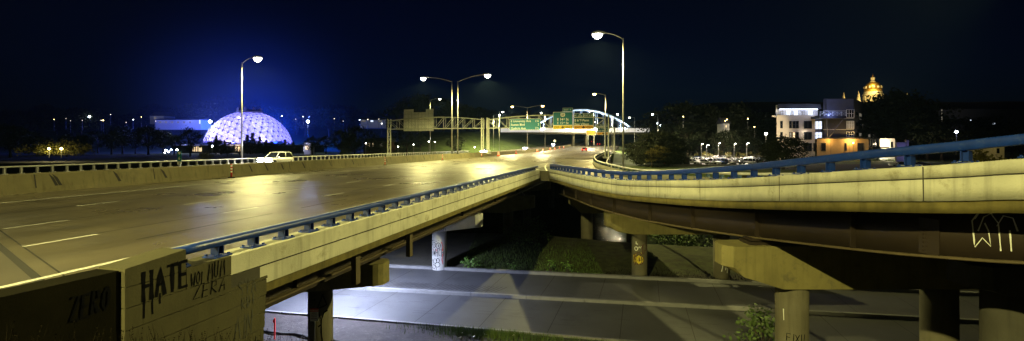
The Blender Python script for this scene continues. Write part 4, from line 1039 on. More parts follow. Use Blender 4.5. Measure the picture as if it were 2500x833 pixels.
for px, yt, lb in ((604, 330, 'slim dark conifer just left of the street lamp pole before the dome'), (617, 325, 'tallest slim conifer just right of the lamp pole before the dome'), (634, 334, 'slim conifer in the middle of the row before the dome'), (650, 342, 'slim conifer third from the right in the row before the dome'), (664, 346, 'short slim conifer before the dome'), (696, 341, 'bushy conifer before the right side of the dome'), (716, 347, 'short bushy conifer at the right foot of the dome'), (596, 345, 'short dark conifer left of the slim ones before the dome')):
    tree(TC, px, yt, 206, lb, None, 1.5 if px > 690 else 1.25)
for px, yt, Y in ((565, 362, 190), (585, 360, 188), (640, 362, 188), (680, 362, 188), (730, 360, 190), (555, 366, 170), (700, 366, 170)):
    tree(TD, px, yt, Y, 'low dark shrub like tree under the dome', 'low dark trees under the dome', 1.6)
for px, yt, w_, lb in ((540, 341, 1.7, 'broad dark tree under the pointed conifer before the dome'), (612, 341, 1.9, 'broad dark tree at the foot of the lamp pole before the dome'), (644, 346, 1.9, 'broad dark tree below the middle conifers before the dome'), (680, 351, 2.0, 'broad low dark tree before the right half of the dome')):
    tree(TD, px, yt, 203, lb, None, w_)
for px, yt, Y, w_ in ((860, 333, 150, 1), (905, 338, 150, 1.1), (930, 345, 140, 1.1), (842, 345, 140, 1)):
    tree(TG, px, yt, Y, 'dim green tree between the car and the sign gantry', 'dim trees right of the dome', w_)
# right hand side
for px, yt, Y, w_ in ((1660, 254, 200, 1.2), (1690, 262, 205, 1.3), (1716, 257, 200, 1.2), (1745, 264, 205, 1.3), (1772, 262, 200, 1.2), (1800, 257, 200, 1.25), (1828, 266, 205, 1.3), (1852, 276, 210, 1.2), (1880, 282, 215, 1.2), (1640, 300, 190, 1.2), (1680, 300, 180, 1.4), (1730, 305, 180, 1.4), (1785, 318, 180, 1.3), (1835, 310, 182, 1.3), (1868, 312, 185, 1.2), (1655, 335, 172, 1.6), (1705, 332, 172, 1.6), (1755, 335, 172, 1.6), (1810, 335, 172, 1.6), (1850, 338, 172, 1.6), (1778, 318, 158, 1.3), (1764, 322, 156, 1.2)):
    tree(TD, px, yt, Y, 'dark tree of the tall clump rising behind the parking lot', 'dark trees behind the parking lot', w_)
for px, yt, Y, lb in ((1598, 320, 114, 'green tree right of the tallest lamp pole, nearest the road'), (1618, 327, 116, 'green tree second from the road, by the parking lot corner'), (1640, 334, 118, 'green tree at the left corner of the parking lot'), (1578, 340, 114, 'small green tree right beside the tallest lamp pole')):
    tree(TG, px, yt, Y, lb, None, 1.3, base=gz(P(px, yt, Y).x, Y)-1.6)
for px, yt, Y in ((1584, 363, 110), (1594, 364, 108), (1602, 368, 110), (1618, 368, 111), (1636, 371, 112)):
    tree(TD, px, yt, Y, 'low dark bushy tree in the hedge between ramp and parking lot', 'low bushy trees right of the ramp', 2.0, base=gz(P(px, yt, Y).x, Y)-1.2)
tree(TY, 1606, 357, 105, 'yellow lit tree left of the parking lot', None, 1.3); tree(TY, 1592, 366, 103, 'low yellow lit tree at the edge of the dark trees', None, 1.3)
tree(TG[:1], 1914, 331, 95, 'round dark tree standing before the beige apartment wing', None, 1.35, base=-4.6)
tree(TD, 1890, 350, 96, 'smaller dark tree leaning on the round one before the apartments', None, 1.2)
for px, yt, Y, lb in ((2158, 232, 170, 'tall dark tree before the right of the golden dome'), (2180, 222, 175, 'tallest dark tree right of the golden dome'), (2206, 240, 178, 'dark tree in front of the right small turret'), (2232, 262, 180, 'dark tree descending right of the small turret'), (2252, 272, 175, 'dark tree left of the far dark flat block')):
    tree(TD, px+(12 if px < 2170 else 0), yt, Y, lb, None, 1.15)
for px, yt, Y in ((2170, 285, 165), (2200, 300, 160), (2235, 300, 160), (2265, 305, 160), (2300, 318, 150), (2345, 322, 150), (2390, 320, 150), (2430, 322, 150), (2470, 318, 150), (2360, 288, 190), (2420, 286, 195), (2500, 300, 160)):
    tree(TD, px, yt, Y, 'dark tree in the belt right of the apartments', 'dark trees right of the apartments', 1.5)
for px, yt, Y in ((1722, 371, 140), (1735, 376, 138), (1757, 366, 150), (1780, 372, 140), (1803, 371, 142), (1815, 374, 136), (1830, 370, 145), (1852, 374, 142), (1700, 374, 146)):
    tree(TY, px, yt, Y, 'small yellowish tree among the parked cars', 'small trees in the parking lot', 1.1)
for px, yt, Y in ((88, 350, 120), (108, 347, 122), (128, 350, 120), (150, 346, 122), (172, 349, 120), (192, 353, 121), (100, 362, 117), (140, 361, 117), (180, 362, 117)):
    q = P(px, yt, Y); b = P(px, 378, Y).z; pr = rt.choice(SY)
    place(pr, (q.x, q.y, b), rt.uniform(0, 6), 'yellow lit bush in the hedge behind the far rail', 'yellow lit bushes by two small lamps', (q.z-b)/pr['H'])
for px, yt, Y, lb in ((502, 371, 130, 'small yellow bush beside the short lamp left of the dome'), (842, 362, 132, 'small bright green bush right of the white car')):
    q = P(px, yt, Y); pr = SY[0] if px < 600 else SG[0]; b = q.z-2.3
    place(pr, (q.x, q.y, b), 1, lb, None, 2.3/pr['H'])

# ------------------------------------------------------------------ geodesic conservatory dome
DY = 247.0; dc = P(609, 352, DY); DR = 21.4; dcz = 20.8-DR
GD = thing('conservatory', 'large geodesic glass dome glowing lavender blue above dark trees', 'dome', (dc.x, DY, 2.0))
bm = bmesh.new(); bmesh.ops.create_icosphere(bm, subdivisions=4, radius=DR)
bmesh.ops.rotate(bm, verts=bm.verts, matrix=Matrix.Rotation(.4, 3, 'X') @ Matrix.Rotation(.3, 3, 'Y'))
dm = MB(); bars = MB(); seen = set()
zcut = 2.6-dcz
for f in bm.faces:
    vs = [v.co.copy() for v in f.verts]
    if min(v.z for v in vs) < zcut: continue
    ctr = sum(vs, Vector())/3; nrm = ctr.normalized()
    inner = [v.lerp(ctr, .07) for v in vs]
    mids = [(inner[i]+inner[(i+1) % 3])/2+nrm*.28 for i in range(3)]
    top = ctr+nrm*.50; i0 = len(dm.v)
    dm.v += [p+Vector((dc.x, DY, dcz)) for p in inner+mids+[top]]
    for a, b in ((0, 3), (3, 1), (1, 4), (4, 2), (2, 5), (5, 0)): dm.f.append([i0+a, i0+b, i0+6]); dm.mi.append(0)
    for i in range(3):
        a, b = vs[i], vs[(i+1) % 3]; key = tuple(sorted((tuple(round(c, 3) for c in a), tuple(round(c, 3) for c in b))))
        if key in seen: continue
        seen.add(key); bars.bar(a+Vector((dc.x, DY, dcz)), b+Vector((dc.x, DY, dcz)), .22, .3)
bm.free()
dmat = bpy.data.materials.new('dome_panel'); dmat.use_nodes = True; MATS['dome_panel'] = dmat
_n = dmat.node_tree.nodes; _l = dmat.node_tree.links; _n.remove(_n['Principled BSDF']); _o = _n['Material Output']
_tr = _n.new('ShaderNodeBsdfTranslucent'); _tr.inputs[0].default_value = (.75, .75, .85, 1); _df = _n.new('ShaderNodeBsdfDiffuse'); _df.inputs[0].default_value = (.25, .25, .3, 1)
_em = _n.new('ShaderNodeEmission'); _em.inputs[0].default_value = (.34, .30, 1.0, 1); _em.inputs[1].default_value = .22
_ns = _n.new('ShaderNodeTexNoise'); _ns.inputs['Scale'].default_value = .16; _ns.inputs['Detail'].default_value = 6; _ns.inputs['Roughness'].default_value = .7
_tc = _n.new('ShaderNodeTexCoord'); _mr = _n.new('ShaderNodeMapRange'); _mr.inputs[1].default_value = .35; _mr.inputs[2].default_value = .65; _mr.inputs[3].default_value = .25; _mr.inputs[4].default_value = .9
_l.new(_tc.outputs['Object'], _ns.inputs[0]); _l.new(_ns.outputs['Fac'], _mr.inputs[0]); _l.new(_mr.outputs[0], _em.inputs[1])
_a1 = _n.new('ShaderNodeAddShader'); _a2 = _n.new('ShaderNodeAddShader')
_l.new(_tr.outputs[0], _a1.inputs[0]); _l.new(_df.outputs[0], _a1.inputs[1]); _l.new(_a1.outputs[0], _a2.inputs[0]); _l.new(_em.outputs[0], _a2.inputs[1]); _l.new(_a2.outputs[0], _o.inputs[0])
mat('dome_bar', (.20, .19, .42), .5)
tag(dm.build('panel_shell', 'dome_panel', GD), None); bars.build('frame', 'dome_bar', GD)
for dx, dy, dz, pw, cl in ((-8, -13, 9, 2112, (.55, .48, 1)), (-3, -14.5, 5, 1478, (.75, .66, 1)), (9, -8, 10, 1760, (.5, .5, 1)), (2, -12, 17, 915, (.55, .48, 1)), (14, -13, 5, 844, (.55, .5, 1)), (-15, -10, 4, 633, (.55, .5, 1))):
    lamp('dome_light', Vector((dc.x+dx, DY+dy, dz))-GD.location, pw, cl, GD, kind='POINT', rad=.8)
for ux, uy, uz, pw in ((-.42, -.80, .42, 420), (-.30, -.88, .36, 300), (-.05, -.72, .69, 160), (-.50, -.62, .60, 130), (.35, -.86, .36, 110), (-.68, -.62, .38, 140), (.1, -.9, .42, 110)):
    lamp('dome_light', Vector((dc.x+ux*19.8, DY+uy*19.8, dcz+uz*19.8))-GD.location, pw, (.72, .64, 1), GD, kind='POINT', rad=.3)
m = MB(); m.lathe([(6.2, 19.6-.2), (6.4, 20.9), (5.6, 21.3), (.4, 21.6)], (dc.x, DY, 0), 20); cw = m.build('roof_crown', 'dome_bar', GD)
for k in range(9):
    a = 2*PI*k/9; m = MB(); m.box((dc.x+5.6*math.cos(a), DY+5.6*math.sin(a), 21.9), (.9, .9, 1.4)); m.lathe([(.5, 22.6), (.35, 23.1), (.1, 23.2)], (dc.x+5.6*math.cos(a), DY+5.6*math.sin(a), 0), 8); m.build('roof_vent', 'led_dim' if 'led_dim' in MATS else 'dome_bar', cw)
lamp('floodlight', Vector((dc.x-4, DY+36, 10))-GD.location, 3.5e5, (.0, .07, 1.0), GD, kind='POINT', rad=2)  # added blue light hidden behind the dome, makes the sky glow
lamp('floodlight', Vector((dc.x-29, DY+20, 6))-GD.location, 1.2e5, (.12, .16, 1.0), GD, kind='POINT', rad=1)  # second added blue light, for the glow left of the dome
bx0 = P(462, 0, DY-6).x; bx1 = P(752, 0, DY-6).x
PV = thing('pavilion', 'low flat roofed pavilion round the foot of the glowing dome', 'building', ((bx0+bx1)/2, DY-10, -1.6))
m = MB(); m.box(((bx0+bx1)/2, DY, .3), (bx1-bx0, 30, 4.2)); m.build('wall', 'wall_dark', PV)
m = MB(); m.box(((bx0+bx1)/2, DY, 2.6), (bx1-bx0+2, 33, .5)); m.build('roof', 'trim_white', PV)
for px, w_, mt in ((482, 5, 'window_warm'), (583, 4, 'window_warm'), (476, 3, 'window_dim'), (748, 3, 'window_lit')):
    q = P(px, 360, DY-15.1); m = MB(); m.box((q.x, DY-15.1, .6), (w_, .1, 2.6)); wd = m.build('window', mt, PV)
    m = MB()
    for k in range(4): m.box((q.x-w_/2+w_*k/3, DY-15.25, .6), (.22, .2, 2.9))
    m.build('window_frame', 'trim_dark', wd)
q = P(472, 352, DY-14); lamp('canopy_light', q-PV.location+Vector((0, -3, 1.5)), 4000, (.35, .4, 1), PV, kind='POINT', rad=.3)
q = P(583, 356, DY-14); lamp('canopy_light', q-PV.location+Vector((0, -5, 0)), 900, (1, .7, .35), PV, kind='POINT', rad=.3)

# ------------------------------------------------------------------ far houses and small lamps
def small_lamp(label, px, py, Y, h, lens='lens_far', power=0, color=(1, .9, .7), r=.35, group=None):
    q = P(px, py, Y); t = thing('lamp_post', label, 'lamp', (q.x, q.y, q.z-h), 0, group)
    m = MB(); m.tube([(0, 0, 0), (0, 0, h-.3*r)], [.1, .06], 6); m.build('pole', 'steel_dark', t, local=True)
    m = MB(); m.lathe([(r*.3, -r*.9), (r*.8, -r*.5), (r, 0), (r*.75, r*.6), (r*.2, r*.9)], (0, 0, h), 12); m.build('lantern', lens, t, local=True, smooth_=True)
    if power: lamp('lamp_light', (0, -r*1.5, h+.1), power, color, t, kind='POINT', rad=.3)
    return t
small_lamp('bright blue white lamp with a star of light left of the dome', 513, 297, 235, 10, 'lens_blue', 9000, (.4, .5, 1), .8)
small_lamp('bright blue white lamp with a star of light right of the dome', 752, 297, 235, 10, 'lens_blue', 9000, (.4, .5, 1), .75)
small_lamp('short greenish lamp post before the left foot of the dome', 518, 357, 125, 3.2, 'lens_far', 200, (.9, 1, .5), .22)
small_lamp('left one of two small lamps in the yellow hedge', 120, 363.5, 115, 2.2, 'lens_amber', 1100, (1, .85, .35), .26)
small_lamp('right one of two small lamps in the yellow hedge', 150, 363.5, 115, 2.2, 'lens_amber', 1300, (1, .85, .35), .30)
small_lamp('white lamp high on the dark wooded ridge at the far left', 218, 285, 330, 7, 'lens_blue', 0, r=.75)
for i, (px, py, r_, ln) in enumerate(((688, 283, .5, 'lens_blue'), (740, 285, .55, 'lens_far'), (722, 291, .3, 'lens_far'), (325, 292, .38, 'lens_far'), (308, 299, .3, 'lens_far'), (247, 294, .4, 'window_warm'), (252, 294, .4, 'lens_amber'), (201, 294, .3, 'lens_amber'), (172, 295, .25, 'lens_amber'), (132, 292, .25, 'lens_amber'), (161, 290, .25, 'lens_amber'), (270, 280, .4, 'lens_blue'), (345, 286, .25, 'lens_amber'), (380, 296, .3, 'lens_far'), (816, 290, .45, 'lens_blue'), (878, 293, .45, 'lens_blue'), (898, 292, .5, 'lens_blue'), (925, 291, .35, 'lens_blue'), (932, 302, .35, 'lens_far'), (838, 296, .35, 'lens_blue'))):
    small_lamp('tiny far light among the ridge trees left of the dome' if px < 500 else 'tiny far light among the ridge trees right of the dome', px, py, 225+(i % 4)*14, 6, ln if i % 3 == 0 else 'lens_dim', 0, r=r_*.48, group='tiny lights in the wooded ridge')
for px, py, r_ in ((412, 371, .22), (405, 367, .25), (418, 366, .2), (402, 373, .15), (432, 366, .25)):
    small_lamp('tiny bluish light low behind the mile marker', px, py, 130, 1.5, 'lens_blue', 0, r=r_, group='tiny bluish lights by the mile marker')
for px, py in ((972, 358), (1010, 353), (1047, 346), (1062, 347), (1159, 360), (893, 350)):
    small_lamp('short pale lamp post beyond the far rail under the gantry', px, py, 118, 3.2, 'lens_far', 0, r=.13, group='short lamp posts under the gantry')
def house(label, px0, px1, y0, y1, Y, wall, roof=True, lit=(), depth=10, name='house', litmat='window_lit', eave=1.6):
    a, b = P(px0, y0, Y), P(px1, y1, Y); cx = (a.x+b.x)/2; w_ = b.x-a.x; base = b.z
    t = thing(name, label, 'building', (cx, Y, base)); h = a.z-b.z
    m = MB(); m.box((0, depth/2, h/2-1.5), (w_, depth, h+3)); m.build('wall', wall, t, local=True)
    if roof:
        m = MB(); e = .5; m.hexa([(-w_/2-e, -e, h), (w_/2+e, -e, h), (w_/2+e, depth+e, h), (-w_/2-e, depth+e, h)], [(-w_/2-e, depth*.5-.1, h+eave), (w_/2+e, depth*.5-.1, h+eave), (w_/2+e, depth*.5+.1, h+eave), (-w_/2-e, depth*.5+.1, h+eave)]); m.build('roof', 'roof_dark', t, local=True)
    for u0, u1, v0, v1, mt in lit:
        m = MB(); m.box((lerp(-w_/2, w_/2, (u0+u1)/2), -.04, h*(v0+v1)/2), (w_*(u1-u0), .08, h*(v1-v0))); wn = m.build('window', mt, t, local=True)
        m = MB(); m.box((lerp(-w_/2, w_/2, (u0+u1)/2), -.1, h*v0), (w_*(u1-u0)+.2, .14, .12)); m.build('sill', 'trim_white', wn, local=True)
    return t
hs = house('long pale low building on the ridge left of the dome', 378, 490, 293, 305, 290, 'house_white', lit=[(.1+.13*k, .14+.13*k, .3, .7, 'window_dim') for k in range(6)]+[(.97, .99, .2, 1, 'window_lit')], eave=1.2)
lamp('wall_light', (8, -4, 5), 500, (.45, .55, 1), hs, kind='POINT', rad=.3); lamp('wall_light', (-10, -5, 5), 200, (.6, .65, 1), hs, kind='POINT', rad=.3)
hs = house('small pale gabled house above the long low building', 366, 400, 283, 292, 300, 'house_white', lit=[(.3, .45, .2, .7, 'window_dim')], eave=3); lamp('wall_light', (0, -5, 4), 150, (.6, .65, 1), hs, kind='POINT', rad=.3)
hs = house('tiny lit kiosk with pale roof right of the dome', 742, 758, 349, 370, 200, 'house_white', lit=[(.2, .8, .2, .7, 'window_warm')], depth=4, eave=.6); lamp('wall_light', (-1, -3, 3), 500, (.6, .6, 1), hs, kind='POINT', rad=.3)
house('low building with orange lit windows half hidden behind trees', 888, 950, 346, 360, 175, 'wall_brick', lit=[(.1, .25, .2, .8, 'window_warm'), (.35, .5, .2, .8, 'window_warm'), (.62, .75, .2, .8, 'window_dim')])
house('small white building on the ridge near the sign gantry', 880, 942, 293, 300, 260, 'house_white', lit=[(.05, .2, .3, .9, 'window_dim'), (.4, .5, .3, .8, 'window_lit'), (.7, .85, .3, .8, 'window_dim')])
hs = house('small pinkish house lit among the trees behind the parking lot', 1766, 1781, 302, 316, 168, 'house_white', lit=[(.3, .5, .3, .7, 'window_warm')], depth=5, eave=2.4); lamp('wall_light', (0, -4, 3), 50, (1, .75, .65), hs, kind='POINT', rad=.3)
for px, py in ((1771, 295), (1775, 292), (1826, 290), (1668, 285), (1842, 310)): small_lamp('tiny light in the trees behind the parking lot', px, py, 167, 4, 'lens_amber', 0, r=.16, group='tiny lights behind the parking lot')
house('long low dark block with two lit windows left of the apartments', 1862, 1900, 280, 330, 230, 'wall_dark', roof=False, lit=[(.15, .35, .86, .95, 'window_dim'), (.55, .85, .86, .95, 'window_warm')], name='apartment_block')
for px, py in ((1605, 302), (1612, 306), (1591, 307)): small_lamp('tiny bluish light low on the skyline right of the arch', px, py, 220, 4, 'lens_blue', 0, r=.25, group='tiny lights right of the arch')

# ------------------------------------------------------------------ apartments on the right
BY = 150.0
def bx(px, Y=BY): return (px-1250)/F_PX*Y
def bz(py, Y=BY): return CAM_H-(py-HOR)/F_PX*Y
AP = thing('apartment_building', 'modern apartment building, beige wing, dark upper block and orange lit base', 'building', (bx(2010), BY, -3.5))
def pbox(name, px0, px1, y0, y1, mt, yf=0.0, depth=12, par=None):
    m = MB(); k = (BY+yf+depth)/(BY+yf) if depth > 5 else 1; q = [(bx(px0), BY+yf), (bx(px1), BY+yf), (bx(px1), BY+yf+depth), (bx(px0)*k+(.15 if k > 1 else 0), BY+yf+depth)]; m.prism(q, bz(y1), bz(y0)); return m.build(name, mt, par or AP)
pbox('wing_wall', 1896, 1990, 281, 412, 'wall_beige'); pbox('glazed_bay', 1985, 2008, 288, 339, 'wall_slate', .6, 10)
pbox('penthouse', 1905, 2009, 255, 281, 'wall_white', 2.5, 9)
m = MB(); m.hexa([(bx(1900), BY+.5, bz(266)), (bx(2009), BY+.5, bz(266)), (bx(2009), BY+12, bz(266)), (bx(1900)*162/150.5, BY+12, bz(266))], [(bx(1905), BY+1.2, bz(253)), (bx(2009), BY+1.2, bz(253)), (bx(2009), BY+12, bz(253)), (bx(1905)*162/151.2, BY+12, bz(253))]); m.build('penthouse_roof', 'roof_dark', AP)
pbox('led_strip', 1907, 2000, 266, 267.2, 'led_white', .7, .3)
m = MB(); m.hexa([(bx(2010), BY, bz(339)), (bx(2085), BY, bz(339)), (bx(2127, 185), 185, bz(339)), (bx(2060, 190), 190, bz(339))], [(bx(2010), BY, bz(241)), (bx(2085), BY, bz(240)), (bx(2127, 185), 185, bz(240)), (bx(2060, 190), 190, bz(240))]); m.build('upper_block', 'wall_dark', AP)
pbox('facade_panel', 2018, 2083.5, 242, 270, 'wall_slate', -.06, .12)
pbox('facade_panel', 2018, 2083.5, 271.5, 288, 'wall_slate', -.06, .12)
for y in (269.8, 289, 316): pbox('facade_line', 2010, 2084, y, y+.9, 'trim_white', -.1, .1)
pbox('base_wall', 1990, 2116, 339, 412, 'wall_orange', -.8, 18)
for px in (2024, 2070): pbox('wall_joint', px, px+.5, 341, 405, 'trim_dark', -.82, .1)
pbox('cornice', 1988, 2118, 336.5, 339.5, 'trim_dark', -1.4, 19)
m = MB(); m.hexa([(bx(2126, 186), 185, bz(345)), (bx(2147, 186), 185, bz(345)), (bx(2147, 186), 195, bz(345)), (bx(2126, 186), 195, bz(345))], [(bx(2126, 186), 185, CAM_H+93/F_PX*186), (bx(2147, 186), 185, CAM_H+93/F_PX*186), (bx(2147, 186), 195, CAM_H+93/F_PX*186), (bx(2126, 186), 195, CAM_H+93/F_PX*186)]); m.build('brick_tower', 'wall_brick', AP)
pbox('glass_link', 2116, 2149, 340, 412, 'glass_dark', 1.0, 14)
for k in range(6): pbox('mullion', 2117+6*k, 2118+6*k, 340, 405, 'trim_dark', .85, .12)
pbox('canopy', 2116, 2156, 359, 361.5, 'trim_dark', -2.5, 3.4)
pbox('bright_wall', 2149, 2186, 338, 412, 'wall_white', .2, 12)
def win(px0, px1, y0, y1, mt='glass_dark', frame='trim_dark', nv=1, nh=1, yf=0.0):
    w0 = pbox('window', px0, px1, y0, y1, mt, yf-.05, .2)
    m = MB()
    for k in range(nv+1): x = lerp(bx(px0), bx(px1), k/nv); m.box((x, BY+yf-.1, (bz(y0)+bz(y1))/2), (.14, .14, bz(y0)-bz(y1)+.14))
    for k in range(nh+1): m.box(((bx(px0)+bx(px1))/2, BY+yf-.1, lerp(bz(y0), bz(y1), k/nh)), (bx(px1)-bx(px0), .13, .14))
    m.build('frame', frame, w0)
for y0, y1 in ((296, 313), (323, 340)):
    win(1905, 1910, y0, y1, nh=2); win(1927, 1932, y0, y1, nh=2, mt='window_dim' if y0 > 310 else 'glass_dark'); win(1935, 1941, y0, y1, nh=2, mt='window_warm' if y0 > 310 else 'glass_dark'); win(1943, 1949, y0, y1, nh=2)
    win(1963, 1981, y0, y1+1, nv=2, mt='glass_dark')
win(1963, 1981, 350, 369, nv=2); win(1986, 1989, 350, 369)
for y0, y1 in ((296, 315), (323, 339)): win(1986, 2008.5, y0, y1, 'window_lit', 'trim_white', 3, 2, .5)
for k in range(5): win(1912+18*k, 1923+18*k, 268, 281, 'window_lit' if k in (1, 2, 4) else 'window_dim', 'trim_white', 2, 1, 2.4)
for y0, y1, mt in ((268, 287, 'glass_dark'), (296, 314, 'window_dim'), (322, 334, 'glass_dark')): win(2066, 2084, y0, y1, mt, 'trim_white', 3, 2, -.08)
for px0, px1, y0, y1 in ((2001, 2011, 350, 368), (2058, 2062, 350, 368), (2089, 2103, 350, 369), (2025, 2043, 390, 398), (2095, 2103, 384, 398)): win(px0, px1, y0, y1, 'glass_dark', 'trim_dark', 1, 1, -.8)
win(2176, 2180, 347, 360, yf=.2); win(2176, 2180, 374, 382, yf=.2)
# side windows of the dark block and tower
for i in range(5):
    for y in (272, 298, 323):
        t0, t1 = .08+.18*i, .18+.18*i
        a = Vector((lerp(bx(2085), bx(2127, 185), t0), lerp(BY, 185, t0), bz(y))); b = Vector((lerp(bx(2085), bx(2127, 185), t1), lerp(BY, 185, t1), bz(y+15)))
        n_ = Vector((35, -(bx(2127, 185)-bx(2085)), 0)).normalized()*.08; c = (a+b)/2
        M_ = MB(); M_.box((c.x+n_.x, c.y+n_.y, (a.z+b.z)/2), ((b-a).xy.length, .14, a.z-b.z), rz=math.atan2(35, bx(2127, 185)-bx(2085))); wo = M_.build('window', 'window_dim' if (i+y) % 3 == 0 else 'glass_dark', AP)
        M_ = MB(); M_.box((c.x+n_.x*2, c.y+n_.y*2, b.z+.5), ((b-a).xy.length*1.1, .2, .9), rz=math.atan2(35, bx(2127, 185)-bx(2085))); M_.build('balcony_rail', 'trim_dark', wo)
for y in (284, 304, 325):
    q0, q1 = P(2130, y, 184.9), P(2143, y+13, 184.9); M_ = MB(); M_.box(((q0.x+q1.x)/2, 184.9, (q0.z+q1.z)/2), (q1.x-q0.x, .2, q0.z-q1.z)); wo = M_.build('window', 'window_dim', AP)
    M_ = MB()
    for k in range(4): M_.box((lerp(q0.x, q1.x, k/3), 184.75, (q0.z+q1.z)/2), (.25, .2, q0.z-q1.z))
    for k in range(3): M_.box(((q0.x+q1.x)/2, 184.75, lerp(q0.z, q1.z, k/2)), (q1.x-q0.x, .2, .25))
    M_.build('frame', 'trim_white', wo)
# rooftop balcony deck with struts
bd = pbox('balcony', 1979, 2042, 285.5, 291, 'trim_dark', -4.5, 4.4)
m = MB()
for k in range(7): x = lerp(bx(1980), bx(2041), k/6); m.box((x, BY-4.4, bz(280)), (.1, .1, 1.5))
for k in range(6): x0, x1 = lerp(bx(1980), bx(2041), k/6), lerp(bx(1980), bx(2041), (k+1)/6); m.bar((x0, BY-4.4, bz(285)), (x1, BY-4.4, bz(276)), .07); m.bar((x0, BY-4.4, bz(276)), (x1, BY-4.4, bz(285)), .07)
m.box(((bx(1980)+bx(2041))/2, BY-4.4, bz(275.5)), (bx(2041)-bx(1980), .14, .14)); m.build('balcony_rail', 'steel', bd)
m = MB()
for a, b in ((1998, 2016), (2038, 2018)): m.tube([(bx(a), BY-4, bz(290)), (bx(b), BY-.9, bz(338))], .12, 6)
m.build('strut', 'steel_dark', AP)
m = MB()
for k in range(14): m.box((lerp(bx(1897), bx(1985), k/13), BY+.3, bz(277)), (.07, .07, 1.2))
m.box((bx(1941), BY+.3, bz(273.5)), (bx(1985)-bx(1897), .08, .08)); m.build('roof_rail', 'steel', AP)
def alamp(px, py, yf, pw, clr, kind='POINT', **k): q = P(px, py, BY+yf); return lamp('wall_light', q-AP.location, pw, clr, AP, kind=kind, rad=.25, **k)
alamp(1950, 266, -1.5, 200, (.6, .68, 1)); alamp(2000, 268, -2.0, 450, (.62, .68, 1)); alamp(2040, 280, -6, 500, (.3, .38, 1))
alamp(1968, 323, -1.2, 120, (1, .9, .75)); alamp(2083, 343, -2.2, 1500, (1, .62, .18)); alamp(2030, 343, -2.2, 500, (1, .62, .18)); alamp(2005, 350, -6, 250, (1, .7, .3))
alamp(2172, 352, -2.0, 1300, (1, .8, .5)); alamp(2166, 385, -2.5, 700, (1, .9, .65)); alamp(1945, 340, -20, 30000, (1, .84, .55), kind='SPOT', size=66, blend=.5, rot=(R(93), 0, 0)); alamp(2050, 260, -14, 1500, (.5, .55, 1))  # the large spot is unseen, added to brighten the beige wing
small_lamp('amber lamp post before the orange lit wall of the apartments', 2083, 349, 146, 6.5, 'lens_amber', 0, r=.22)
small_lamp('round yellowish lamp left of the dark tree by the apartments', 1870, 327, 128, 7.5, 'lens_far', 2600, (1, .85, .5), r=.34)
small_lamp('white lamp post right of the apartments above the blue rail', 2335, 322, 100, 5, 'lens_blue', 500, (.6, .65, 1), r=.28)
m = MB(); m.box((bx(2070), BY-14, -3.35), (90, 2.0, .1)); tag(m.build('footpath', 'kerb'), kind='structure')
for i in range(9): place(SG[i % 2], (bx(2120+8*i), BY-3+rt.uniform(-1, 1), -3.4), i, 'low green bush at the foot of the lit right wing', 'bushes before the apartments', 1.1)
q = P(2201, 358, 140); PVS = thing('pylon', 'dim purple lit panel pylon right of the apartments', 'pylon', (q.x, 140, -2.8))
m = MB(); m.box((0, 0, 3.2), (3.4, .4, 6.0)); m.box((1.6, -.1, 3.6), (.9, .5, 6.6)); m.build('panel', 'wall_slate', PVS, local=True); lamp('wall_light', (1.8, -2.5, 2.5), 160, (.55, .45, 1), PVS, kind='POINT', rad=.2)
# far dark block with a lit seam, right
FBK = house('long flat dark block at the far right with one lit seam', 2276, 2560, 266, 330, 240, 'wall_dark', roof=False, lit=[(.078, .085, .45, .98, 'window_dim'), (.32, .34, .5, .58, 'window_lit'), (.52, .545, .4, .46, 'window_lit'), (.82, .84, .4, .5, 'window_dim')], name='apartment_block', depth=20)
lamp('wall_light', (-20, -14, 12), 900, (.7, .65, .6), FBK, kind='POINT', rad=.3)
# little utility building seen under the blue rail at the right
UH = house('yellowish lit utility shed seen under the blue rail at the right edge', 2384, 2442, 344, 402, 62, 'wall_beige', roof=False, lit=[], depth=1.5, name='utility_shed')
m = MB(); m.box((1.35, -.05, 1.2), (1.5, .1, 2.7)); dr = m.build('door', 'wall_beige', UH, local=True); m = MB(); m.box((1.2, -.12, 1.9), (.35, .08, .7)); m.build('pane', 'glass_dark', dr, local=True); m = MB(); m.box((-1.0, -.3, 1.4), (.2, .2, 3.4)); m.box((-1.5, -.3, 1.4), (.2, .2, 3.4)); m.build('pillar', 'wall_beige', UH, local=True)
lamp('wall_light', (.6, -1.5, 2.4), 9, (1, .85, .35), UH, kind='POINT', rad=.1)
tree(TY, 2397, 372, 58, 'small yellow lit shrub tree left of the utility shed', None, 1.0)

# ------------------------------------------------------------------ capitol
CY = 700.0; cu_ = CY/F_PX; cx = P(2131, 0, CY).x
def cz(py): return CAM_H-(py-HOR)*cu_
CP = thing('capitol', 'floodlit capitol with a gilded central dome and lantern', 'building', (cx, CY, cz(300)))
def prf(l): return [(r*cu_, cz(y)) for r, y in l]
def lath(name, l, mt, n=32, par=None): m = MB(); m.lathe(prf(l), (cx, CY, 0), n); return m.build(name, mt, par or CP, smooth_=35)
lath('drum_base', [(24, 300), (24, 262), (22, 260), (22, 255), (20.5, 254)], 'stone'); lath('drum', [(16.2, 255), (16.2, 232)], 'stone'); lath('cornice', [(20.5, 233), (21, 231), (18.5, 229), (18, 225), (18.6, 224)], 'stone')
dg_ = lath('dome', [(17.3, 224), (17.4, 219), (17, 214), (15.6, 209), (12.5, 204.5), (8, 201.5), (5, 200.5)], 'gold'); lath('lantern', [(6, 200.5), (6, 199), (4.1, 198.5), (4.1, 191), (5, 190.5), (3.2, 189)], 'stone', 16); lath('finial', [(2.4, 189.5), (1.1, 186), (1.5, 184.5), (.5, 183), (.3, 179.5)], 'gold', 10)
